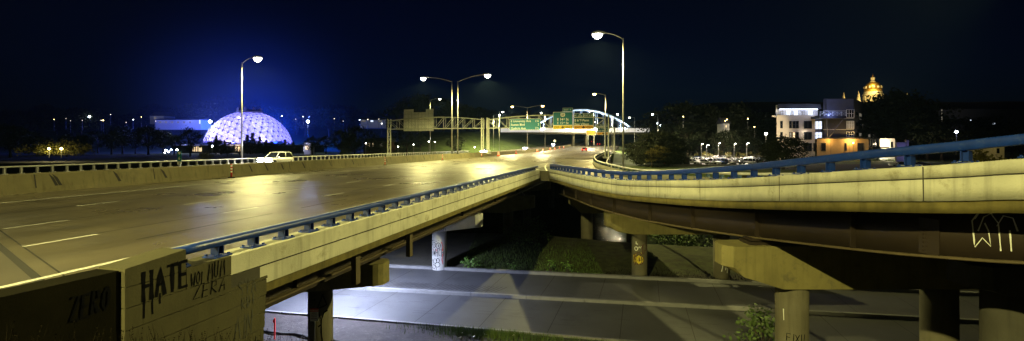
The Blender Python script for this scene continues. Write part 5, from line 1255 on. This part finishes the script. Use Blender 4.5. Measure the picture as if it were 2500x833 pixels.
for k in range(20):
    a = 2*PI*k/20; m = MB(); m.lathe([(1.5*cu_*.8, cz(254)), (1.3*cu_*.8, cz(234))], (cx+18.6*cu_*math.cos(a), CY+18.6*cu_*math.sin(a), 0), 8); m.build('column', 'stone', CP)
for k in range(12):
    a = 2*PI*k/12; m = MB(); m.lathe([(1.1, cz(216)), (1.5, cz(213.5)), (1.0, cz(211.5)), (.2, cz(210))], (cx+16.8*cu_*math.cos(a), CY+16.8*cu_*math.sin(a), 0), 8); m.build('dormer', 'stone', dg_)
m = MB(); m.box((cx, CY+8, cz(292)), (100, 40, 34)); m.build('main_block', 'stone', CP)
for px, y in ((2053, 228), (2089, 224), (2207, 228)):
    xx = P(px, 0, CY).x; m = MB(); m.lathe([(4.2*cu_, cz(300)), (4.2*cu_, cz(y+22)), (3.4*cu_, cz(y+21)), (3.4*cu_, cz(y+16)), (2.0*cu_, cz(y+12)), (2.0*cu_, cz(y+8)), (1.2*cu_, cz(y+6)), (.2*cu_, cz(y-1))], (xx, CY-6, 0), 14); m.build('turret', 'stone', CP)
def clamp_(px, py, yf, pw, rx=0): q = P(px, py, CY+yf); lamp('floodlight', q-CP.location, pw, (1, .74, .26), CP, kind='POINT', rad=1)
for px, py, yo_, pw in ((2112, 250, -30, 26000), (2148, 246, -32, 26000), (2131, 226, -17, 4500), (2122, 222, -15, 3500), (2140, 222, -15, 3500), (2131, 202, -12, 9000), (2053, 250, -22, 9000), (2089, 250, -22, 9000), (2207, 250, -22, 9000), (2131, 262, -38, 18000)): clamp_(px, py, yo_, pw)
m = MB(); m.tube([P(2103, 300, 500), P(2103, 233, 500)], .35, 6); tag(m.build('flagpole', 'steel'), 'thin bare flagpole just left of the golden dome', 'flagpole')

# ------------------------------------------------------------------ vehicles
CARM = {}
def car_parts(kind):
    if kind in CARM: return CARM[kind]
    suv = kind == 'suv'; L, W, H = (4.3, 1.8, 1.62) if suv else (4.5, 1.76, 1.42)
    zb = .26; belt = .93 if suv else .86
    def ring(y, w_, z0, z1, r=.09): h = w_/2; return [(-h+r, y, z0), (h-r, y, z0), (h, y, z0+r), (h+.015, y, (z0+z1)/2), (h-.03, y, z1-r), (h-r-.03, y, z1), (-h+r+.03, y, z1), (-h+.03, y, z1-r), (-h-.015, y, (z0+z1)/2), (-h, y, z0+r)]
    body = MB(); hood = belt-.10
    body.sweep([ring(-L/2, W*.82, zb+.14, belt-.12), ring(-L/2+.12, W*.95, zb+.02, belt-.02), ring(-L/2+.8, W, zb, belt), ring(.2, W, zb, belt), ring(L/2-1.3, W, zb, belt-.01), ring(L/2-.55, W*.97, zb, hood), ring(L/2-.12, W*.90, zb+.04, hood-.12), ring(L/2, W*.74, zb+.14, hood-.24)])
    # cabin pillars and roof
    y0, y1, y2, y3 = (-L/2+.16, -L/2+.5, .35, 1.02) if suv else (-L/2+.5, -L/2+1.35, .25, 1.0)
    wr, wbt = W*.74, W*.90
    def tr(y, w_, z): return [(-w_/2, y, z), (w_/2, y, z)]
    body.hexa([(-wr/2, y1, H-.09), (wr/2, y1, H-.09), (wr/2, y2, H-.09), (-wr/2, y2, H-.09)], [(-wr/2+.08, y1+.1, H), (wr/2-.08, y1+.1, H), (wr/2-.08, y2-.1, H), (-wr/2+.08, y2-.1, H)])
    for sx in (-1, 1):
        for (ya, yb) in ((y0, y1), (y3, y2), ((y0+y3)/2-.15, (y1+y2)/2-.1)): body.bar((sx*wbt/2, ya, belt-.03), (sx*wr/2, yb, H-.05), .07, .07)
        body.box((sx*(W/2+.1), y3-.25, belt+.06), (.18, .1, .13))
    gl = MB(); gl.hexa([(-wbt/2+.01, y0, belt-.02), (wbt/2-.01, y0, belt-.02), (wbt/2-.01, y3, belt-.02), (-wbt/2+.01, y3, belt-.02)], [(-wr/2+.015, y1, H-.06), (wr/2-.015, y1, H-.06), (wr/2-.015, y2, H-.06), (-wr/2+.015, y2, H-.06)])
    ty = MB(); ty.lathe([(.2, -.1), (.31, -.1), (.33, -.06), (.33, .06), (.31, .1), (.2, .1)], (0, 0, 0), 16)
    ri = MB(); ri.lathe([(.2, -.09), (.06, -.1), (.05, .1), (.2, .09)], (0, 0, 0), 12)
    hl = MB(); hl.box((0, 0, 0), (.34, .12, .15)); tl = MB(); tl.box((0, 0, 0), (.26, .08, .22)); pl = MB(); pl.box((0, 0, 0), (.5, .03, .13)); gr = MB(); gr.box((0, 0, 0), (.8, .06, .16))
    CARM[kind] = dict(body=body.mesh('body', 'car_white', smooth_=35), win=gl.mesh('windows', 'glass_dark'), tyre=ty.mesh('tyre', 'rubber', smooth_=40), rim=ri.mesh('rim', 'rim'), hl=hl.mesh('headlight', 'headlight_off'), tl=tl.mesh('taillight', 'taillight_off'), pl=pl.mesh('plate', 'plate_white'), gr=gr.mesh('grille', 'trim_dark'), L=L, W=W, belt=belt)
    return CARM[kind]
def setm(o, mt): o.material_slots[0].link = 'OBJECT'; o.material_slots[0].material = MATS[mt]
def car(name, label, kind, mt, loc, rz, head=None, tail=None, group=None, lights=0, parts=True):
    c = car_parts(kind); t = thing(name, label, 'car', loc, rz, group)
    b = link('body', c['body'], t); setm(b, mt); link('windows', c['win'], t)
    for sx in (-1, 1):
        for y in (-c['L']/2+.82, c['L']/2-.85):
            ty = link('wheel', c['tyre'], t); ty.location = (sx*(c['W']/2-.1), y, .33); ty.rotation_euler = (0, R(90), 0)
            if parts: link('rim', c['rim'], ty)
        h = link('headlight', c['hl'], t); h.location = (sx*(c['W']/2-.34), c['L']/2-.06, .63)
        if head: setm(h, head); h.scale = (2.3, 1.4, 2.6)
        q = link('taillight', c['tl'], t); q.location = (sx*(c['W']/2-.24), -c['L']/2+.02, .74)
        if tail: setm(q, tail)
    if parts:
        q = link('licence_plate', c['pl'], t); q.location = (0, -c['L']/2-.005, .6); q = link('grille', c['gr'], t); q.location = (0, c['L']/2-.02, .55)
    if lights:
        lamp('headlight_beam', (0, c['L']/2+.3, .65), lights, (1, .96, .85), t, size=80, blend=.8, rad=.15, rot=(R(82), 0, 0))
    return t
TOW = PI-PHI                                     # heading towards the camera along the road
q = P(676, 0, 58.5); s_, d_ = sd(q.x, 58.5)
car('suv', 'white suv with blazing headlights coming towards the bridge below the dome', 'suv', 'car_white', S(s_, d_, 0), TOW, 'headlight', None, lights=260)
for px, dd, hd, lb in ((1186, -41, 'headlight', 'oncoming car with star bright headlights at the middle gantry legs'), (1285, -41, 'headlight', 'oncoming car with the brightest headlights left of the green signs'), (1352, -42, 'headlight_blue', 'oncoming car with bluish headlights below the arch')):
    k = (px-1250)/F_PX; s_ = dd*(CS+k*SN)/(k*CS-SN)
    car('sedan', lb, 'sedan', 'car_silver' if px < 1350 else 'car_dark', SR(s_, dd), TOW, hd, None, lights=700)
for px, s_, lb in ((1427, 160, 'red car driving away, nearest of the cars ahead'), (1462, 270, 'small far car with red tail lights under the far green sign'), (1447, 330, 'tiny farthest car with red tail lights beyond the arch')):
    car('sedan', lb, 'sedan', 'car_red' if s_ < 200 else 'car_dark', SR(s_, cosfit(px, s_)), -PHI, None, 'taillight', lights=500)
# parking lot
m = MB(); m.add([P(1622, 0, 112).xy.to_3d()+Vector((0, 0, -2.5)), P(1885, 0, 112).xy.to_3d()+Vector((0, 0, -2.5)), P(1885, 0, 172).xy.to_3d()+Vector((0, 0, -2.42)), P(1630, 0, 172).xy.to_3d()+Vector((0, 0, -2.42))], [(0, 1, 2, 3)])
tag(m.build('parking_lot', 'road_lower', normals=False), kind='structure')
m = MB(); a, b = P(1636, 0, 110), P(1890, 0, 110); m.box(((a.x+b.x)/2, 110, -2.6), (b.x-a.x, .3, .9)); tag(m.build('lot_wall', 'kerb'), 'low pale wall along the near side of the parking lot', 'wall')
rp = random.Random(21); mats_ = ['car_white', 'car_white', 'car_silver', 'car_white', 'car_dark', 'car_silver', 'car_blue']
nm = {'car_white': 'white', 'car_silver': 'silver', 'car_dark': 'dark', 'car_blue': 'blue'}
rowsP = [(118, 'front', (1690, 1720, 1738, 1757, 1778, 1800, 1822, 1845)), (130, 'second', (1700, 1728, 1748, 1768, 1790, 1812, 1836, 1858)), (144, 'third', (1705, 1742, 1765, 1786, 1808, 1828, 1850, 1868)), (158, 'back', (1730, 1758, 1785, 1812, 1840, 1866))]
for Y, rn, pxs in rowsP:
    for i, px in enumerate(pxs):
        q = P(px, 0, Y); mt = rp.choice(mats_); kd = rp.choice(('suv', 'sedan'))
        ordn = ('first', 'second', 'third', 'fourth', 'fifth', 'sixth', 'seventh', 'eighth')[i]
        car('parked_car', f'{nm[mt]} parked {kd}, {ordn} from the left in the {rn} row of the lot', kd, mt, (q.x, Y+rp.uniform(-.4, .4), -2.49), rp.choice((0, PI))+R(35)+rp.uniform(-.06, .06), group='cars parked in the lot', parts=False)
q = P(1626, 0, 96); car('parked_car', 'dark parked car alone left of the white framed shed', 'sedan', 'car_dark', (q.x, 104, -2.45), R(80), parts=False)
for px in (2200, 2222, 2240): q = P(px, 0, 112); car('parked_car', {2200: 'dim bluish parked car under the blue rail, nearest the apartments', 2222: 'silver parked car under the blue rail, middle of three', 2240: 'dark parked car under the blue rail, rightmost of three'}[px], 'sedan', 'car_silver' if px != 2240 else 'car_dark', (q.x, 112, -3.0), R(60), parts=False, group='cars parked right of the apartments')
q = P(2225, 360, 108); lamp('lot_light', Vector((0, -3, 4.0)), 260, (.5, .45, 1), PVS, kind='POINT', rad=.2)
for i, (px, yt, Y) in enumerate(((1638, 351, 128), (1712, 351, 136), (1725, 354, 120), (1754, 349, 140), (1792, 350, 124), (1823, 349, 130))):
    q = P(px, yt, Y); t = thing('lot_lamp', f"slim parking lot lamp post, {('leftmost', 'second from left', 'third from left', 'third from right', 'second from right', 'rightmost')[i]} of six", 'lamp', (q.x, Y, -2.5), 0, 'slim lamp posts in the parking lot')
    h = q.z+2.5; m = MB(); m.tube([(0, 0, 0), (0, 0, h)], [.09, .07], 8); m.build('pole', 'rail_grey', t, local=True)
    m = MB(); m.box((.35, 0, h), (.9, .3, .12)); hd = m.build('lantern', 'steel_dark', t, local=True); m = MB(); m.box((.4, 0, h-.08), (.5, .22, .05)); m.build('lens', 'lens_far', hd, local=True)
    lamp('lamp_light', (.4, 0, h-.2), 8000, (1, .84, .62), t, size=160, blend=.6, rad=.15)
sh = thing('shelter', 'white framed open shed with dark panels at the left of the parking lot', 'shed', (P(1667, 0, 114).x, 114, -2.5))
w_ = 46/F_PX*114; m = MB()
for x in (-w_/2, 0, w_/2): m.box((x, 0, 1.0), (.2, .2, 2.1))
m.box((0, 0, 2.1), (w_+.2, .25, .25)); m.box((0, 1.4, 2.25), (w_+.4, 3.2, .12)); m.build('frame', 'trim_white', sh, local=True)
m = MB(); m.box((0, 1.6, 1.0), (w_, .12, 2.0)); m.build('back_panel', 'wall_dark', sh, local=True); m = MB(); m.box((w_*.23, 1.5, 1.1), (1.2, .06, .8)); m.build('poster', 'wall_brick', sh, local=True); m = MB(); m.box((-w_*.28, .1, .9), (1.4, .1, 1.7)); m.build('screen_panel', 'wall_slate', sh, local=True)

# ------------------------------------------------------------------ traffic drums, delineators, small things
dr0 = thing('traffic_drum', 'x', 'traffic drum'); m = MB()
m.lathe([(.42, 0), (.42, .08), (.3, .1), (.29, .3), (.27, .31), (.26, .55), (.24, .56), (.23, .85), (.19, .95), (.1, .98)], (0, 0, 0), 16); m.build('body', 'cone_orange', dr0, local=True, smooth_=40)
for z, r in ((.34, .285), (.64, .255)): m = MB(); m.lathe([(r-.01, z), (r+.004, z+.005), (r-.006, z+.14), (r-.02, z+.145)], (0, 0, 0), 16); m.build('band', 'sign_white', dr0, local=True)
register(dr0)
for i, px in enumerate((1217, 1260, 1312, 1326, 1343.6, 1354.5, 1366, 1376)):
    dd = -28.9; k = (px-1250)/F_PX; s_ = dd*(CS+k*SN)/(k*CS-SN)
    place(dr0, SR(s_, dd), 0, f"orange and white traffic drum, {('nearest', 'second', 'third', 'fourth', 'fifth', 'sixth', 'seventh', 'farthest')[i]} along the median barrier", 'traffic drums along the median')
dl = thing('delineator', 'x', 'delineator post'); m = MB(); m.lathe([(.24, 0), (.22, .06), (.06, .07)], (0, 0, 0), 14); m.build('base', 'rubber', dl, local=True)
m = MB(); m.lathe([(.055, .05), (.055, 1.02), (.02, 1.05)], (0, 0, 0), 12); m.build('post', 'red_paint', dl, local=True, smooth_=40)
for z in (.42, .64, .86): m = MB(); m.lathe([(.05, z), (.06, z+.003), (.06, z+.1), (.05, z+.103)], (0, 0, 0), 12); m.build('band', 'sign_white', dl, local=True)
register(dl)
for px, lb in ((565, 'red and white delineator post at the median, nearest, before the dome'), (940, 'red and white delineator post at the median near the left gantry leg'), (1080, 'red and white delineator post at the median below the twin lamps'), (1176, 'red and white delineator post at the median by the middle gantry legs')):
    dd = -29.0; k = (px-1250)/F_PX; s_ = dd*(CS+k*SN)/(k*CS-SN); place(dl, SR(s_, dd), 0, lb, 'delineator posts along the median', 1.0)
q = P(1253, 345, 175); wsg = thing('warning_sign', 'small diamond warning sign on the grass bank', 'sign', P(1354, 349, 222), 0)
m = MB(); m.tube([(0, 0, -3), (0, 0, 1.2)], .05, 6); m.build('post', 'steel', wsg, local=True); m = MB(); m.hexa([(0, -.05, .2), (.75, -.05, .95), (0, -.05, 1.7), (-.75, -.05, .95)], [(0, -.02, .2), (.75, -.02, .95), (0, -.02, 1.7), (-.75, -.02, .95)]); m.build('panel', 'sign_white', wsg, local=True)
# warning notice on a thin post before the nearest column
q = P(771, 768, 18.0); wn = thing('notice_sign', 'white notice with red warning header on a thin post before the near column', 'sign', (q.x, 17.9, -6.2), .05)
m = MB(); m.tube([(0, 0, -.3), (0, 0, 1.9)], .028, 6); m.build('post', 'steel_dark', wn, local=True)
zt_ = 2.47-(755-355)/F_PX*17.9+6.2; m = MB(); m.box((0, -.035, zt_-.22), (.32, .012, .48)); m.build('panel', 'sign_white', wn, local=True); m = MB(); m.box((0, -.043, zt_-.02), (.325, .01, .12)); m.build('header', 'red_paint', wn, local=True)
text('lettering', 'WARNING', .07, 'sign_white', wn, (0, -.052, zt_-.05), align='CENTER')
for k, wl in enumerate((.2, .24, .22, .25)): MB().box((0, -.045, zt_-.14-.075*k), (wl, .008, .022)).build('lettering', 'sign_black', wn, local=True)
q = P(676, 800, 20.5); st = thing('marker_stake', 'thin red marker stake in the dirt left of the near column', 'stake', (q.x, 20.3, -6.25), .1); st.rotation_euler = (.04, .03, 0)
m = MB(); m.box((0, 0, .45), (.05, .05, 1.0)); m.build('stake', 'red_paint', st, local=True); m = MB(); m.box((-.03, -.01, .80), (.10, .012, .1)); m.build('flag', 'red_paint', st, local=True)
m = MB(); m.tube([(-13+.5*k, 21.6-.16*k+.12*math.sin(k*1.3)-.0, -6.22+.03*math.sin(k*2.1)) for k in range(24)], .05, 6); tag(m.build('cable', 'rubber', smooth_=True), 'black cable lying across the dirt beside the street', 'cable')

# ------------------------------------------------------------------ weeds, grass and small plants
def blades(name, n, area, hmin, hmax, matn, seed, wd=.02, kind='stuff', lean=.35, zf=None, seedhead=0):
    rnd = random.Random(seed); m = MB()
    for _ in range(n):
        x, y = area(rnd); z = gz(x, y) if zf is None else zf(x, y); h = rnd.uniform(hmin, hmax); a = rnd.uniform(0, 6.28); L = lean*h*rnd.random(); w2 = wd*rnd.uniform(.5, 1.2)
        dx, dy = math.cos(a), math.sin(a); b = rnd.uniform(0, 6.28); ox, oy = math.cos(b)*w2, math.sin(b)*w2; i = len(m.v)
        m.v += [Vector((x-ox, y-oy, z-.03)), Vector((x+ox, y+oy, z-.03)), Vector((x+dx*L*.4+ox*.7, y+dy*L*.4+oy*.7, z+h*.6)), Vector((x+dx*L*.4-ox*.7, y+dy*L*.4-oy*.7, z+h*.6)), Vector((x+dx*L, y+dy*L, z+h))]
        m.f += [[i, i+1, i+2, i+3], [i+3, i+2, i+4]]; m.mi += [0, 0]
        if rnd.random() < seedhead:
            for q in range(5):
                p = Vector((x+dx*L*(.7+.06*q), y+dy*L*(.7+.06*q), z+h*(.78+.05*q))); s = .010; i = len(m.v); u = Vector((rnd.uniform(-1, 1), rnd.uniform(-1, 1), rnd.uniform(-.3, 1))).normalized()*s*1.6; v = u.orthogonal().normalized()*s*.7
                m.v += [p-u, p+v, p+u, p-v]; m.f.append([i, i+1, i+2, i+3]); m.mi.append(0)
    return tag(m.build(name, matn, normals=False), kind=kind)
def a1(r): s_ = r.uniform(2.2, 8.2); p = S(s_, -6.75+abs(r.gauss(0, .55)), 0); return p.x, p.y
blades('weeds', 1100, a1, .15, .7, 'weed', 41, .007, seedhead=.35, zf=lambda x, y: lerp(.0, -2.2, max(0, min(1, (sd(x, y)[0]-3.4)/5.0)))-.25*max(0, sd(x, y)[1]+6.8))
def a2(r): x = r.uniform(-3.4, 6.2); return x, yf(x)+.35+abs(r.gauss(0, 3.0))
blades('grass', 9000, a2, .06, .22, 'grass', 42, .012)
def a3(r): x = r.gauss(-1.2, 1.6); return x, yn(x)-.25-abs(r.gauss(0, .45))
blades('grass', 3200, a3, .06, .32, 'grass', 43, .010)
def a4(r): x = r.uniform(-.5, 14); return x, yn(x)-.25-abs(r.gauss(0, .5))
blades('grass', 2500, a4, .06, .22, 'grass', 44, .010)
def a5(r): x = r.uniform(5, 16); return x, yf(x)+.35+abs(r.gauss(0, 1.2))
blades('grass', 2500, a5, .05, .2, 'weed', 45, .012)
SB = [shrub_proto(51, 'leaf_bright', H=.9, Rr=.45, nc=14, n=9, leaf=.13, name='leafy_plant'), shrub_proto(52, 'leaf_bright', H=.9, Rr=.28, nc=8, n=8, leaf=.13, name='leafy_plant')]
for px, py, pr, sc, lb in ((1150, 645, 0, 1.15, 'bright leafy plant at the kerb right of the white-lit column'), (1140, 650, 1, .9, 'lower leafy plant touching the bright one by the column'), (1253, 648, 1, .95, 'slender leafy plant in the middle of the grassy patch'), (1343, 662, 1, 1.1, 'slender leafy plant at the right end of the grassy patch'), (1385, 660, 1, 1.05, 'slender pale leafy plant in the dark right of the grassy patch')):
    Y = 31.4 if px < 1200 else 30.8; q = P(px, py, Y); place(SB[pr], (q.x, q.y, gz(q.x, q.y)-.05), px, lb, None, sc)
for px, Y, sc, lb in ((1262, 38.5, 1.2, 'dim bush at the left of the pair on the grassy bank under the bridge'), (1300, 38, 1.35, 'dim bush at the right of the pair on the grassy bank under the bridge'), (1590, 33.5, .35, 'small weed clump at the foot of the yellow graffiti column')):
    q = P(px, 600, Y); place(SG[0], (q.x, q.y, gz(q.x, q.y)), px, lb, None, sc)
for px, Y, sc, lb in ((1650, 43, 1.7, 'dark bush on the river bank between the two graffiti columns'), (1700, 42, 1.6, 'dark bush on the river bank left of the bluish column'), (1820, 40, 1.6, 'dark bush on the bank right of the bluish column')):
    q = P(px, 600, Y); place(SG[1], (q.x, q.y, max(gz(q.x, q.y), -7.5)), px, lb, None, sc)
q = P(1855, 780, 19.3); place(SG[0], (q.x+.15, q.y, -6.0), 2, 'dark leafy bush left of the nearest ramp column', None, 1.1)
rl = random.Random(77); lt = MB()
for i, (x, y) in enumerate(((-2.3, 20.9), (-1.2, 20.75), (.1, 20.6), (-1.8, 20.5), (-6.4, 31.9), (-2.4, 20.35))):
    m = MB(); k = rl.uniform(.06, .13); z = gz(x, y)+.04; pts = [Vector((x+rl.uniform(-k, k), y+rl.uniform(-k, k), z+rl.uniform(-.02, .05))) for _ in range(4)]
    m.add(pts, [(0, 1, 2), (0, 2, 3), (0, 3, 1), (1, 3, 2)]); tag(m.build('litter_scrap', 'plate_white'), 'crumpled white scrap of litter on the dirt beside the street', 'litter', 'scraps of litter by the street')

# ------------------------------------------------------------------ mist by the dome, haze
mm_ = bpy.data.materials.new('mist'); mm_.use_nodes = True; n_ = mm_.node_tree.nodes; n_.remove(n_['Principled BSDF'])
v_ = n_.new('ShaderNodeVolumePrincipled'); v_.inputs['Color'].default_value = (.6, .75, 1, 1); v_.inputs['Density'].default_value = .0011
g_ = n_.new('ShaderNodeTexGradient'); g_.gradient_type = 'QUADRATIC_SPHERE'; tc_ = n_.new('ShaderNodeTexCoord'); mp_ = n_.new('ShaderNodeMapping'); mp_.inputs['Scale'].default_value = (1/85, 1/52, 1/62)
mm_.node_tree.links.new(tc_.outputs['Object'], mp_.inputs[0]); mm_.node_tree.links.new(mp_.outputs[0], g_.inputs[0])
ml_ = n_.new('ShaderNodeMath'); ml_.operation = 'MULTIPLY'; ml_.inputs[1].default_value = .0026; mm_.node_tree.links.new(g_.outputs['Fac'], ml_.inputs[0]); mm_.node_tree.links.new(ml_.outputs[0], v_.inputs['Density'])
mm_.node_tree.links.new(v_.outputs[0], n_['Material Output'].inputs['Volume']); MATS['mist'] = mm_
m = MB(); k_ = 24
m.lathe([(85*math.sin(PI*i/k_)+.01, -62*math.cos(PI*i/k_)) for i in range(k_+1)], (0, 0, 0), 40)
for v in m.v: v.y *= .62
mo_ = m.build('mist', 'mist'); mo_.location = (dc.x-10, DY+8, 34); tag(mo_, kind='stuff')
if 1:
    hm = bpy.data.materials.new('haze'); hm.use_nodes = True; n_ = hm.node_tree.nodes; n_.remove(n_['Principled BSDF'])
    v_ = n_.new('ShaderNodeVolumePrincipled'); v_.inputs['Color'].default_value = (.35, .6, 1, 1); v_.inputs['Density'].default_value = HAZE; v_.inputs['Anisotropy'].default_value = .25
    hm.node_tree.links.new(v_.outputs[0], n_['Material Output'].inputs['Volume']); MATS['haze'] = hm
    m = MB(); m.box((100, 730, 90), (2200, 1700, 205)); tag(m.build('haze', 'haze'), kind='stuff')
ul = thing('underdeck_lamp', 'bluish white lamp fixed under the motorway deck above the street', 'lamp', (-9.2, 24.8, -2.1))
m = MB(); m.box((0, 0, .08), (.5, .3, .16)); m.box((0, 0, .45), (.08, .08, .6)); m.build('lantern', 'steel', ul, local=True)
m = MB(); m.box((0, 0, -.03), (.4, .22, .05)); m.build('lens', 'lens_blue', ul, local=True)
lamp('lamp_light', (0, 0, -.15), 10000, (.62, .70, 1.0), ul, size=165, blend=.4, rad=.15)
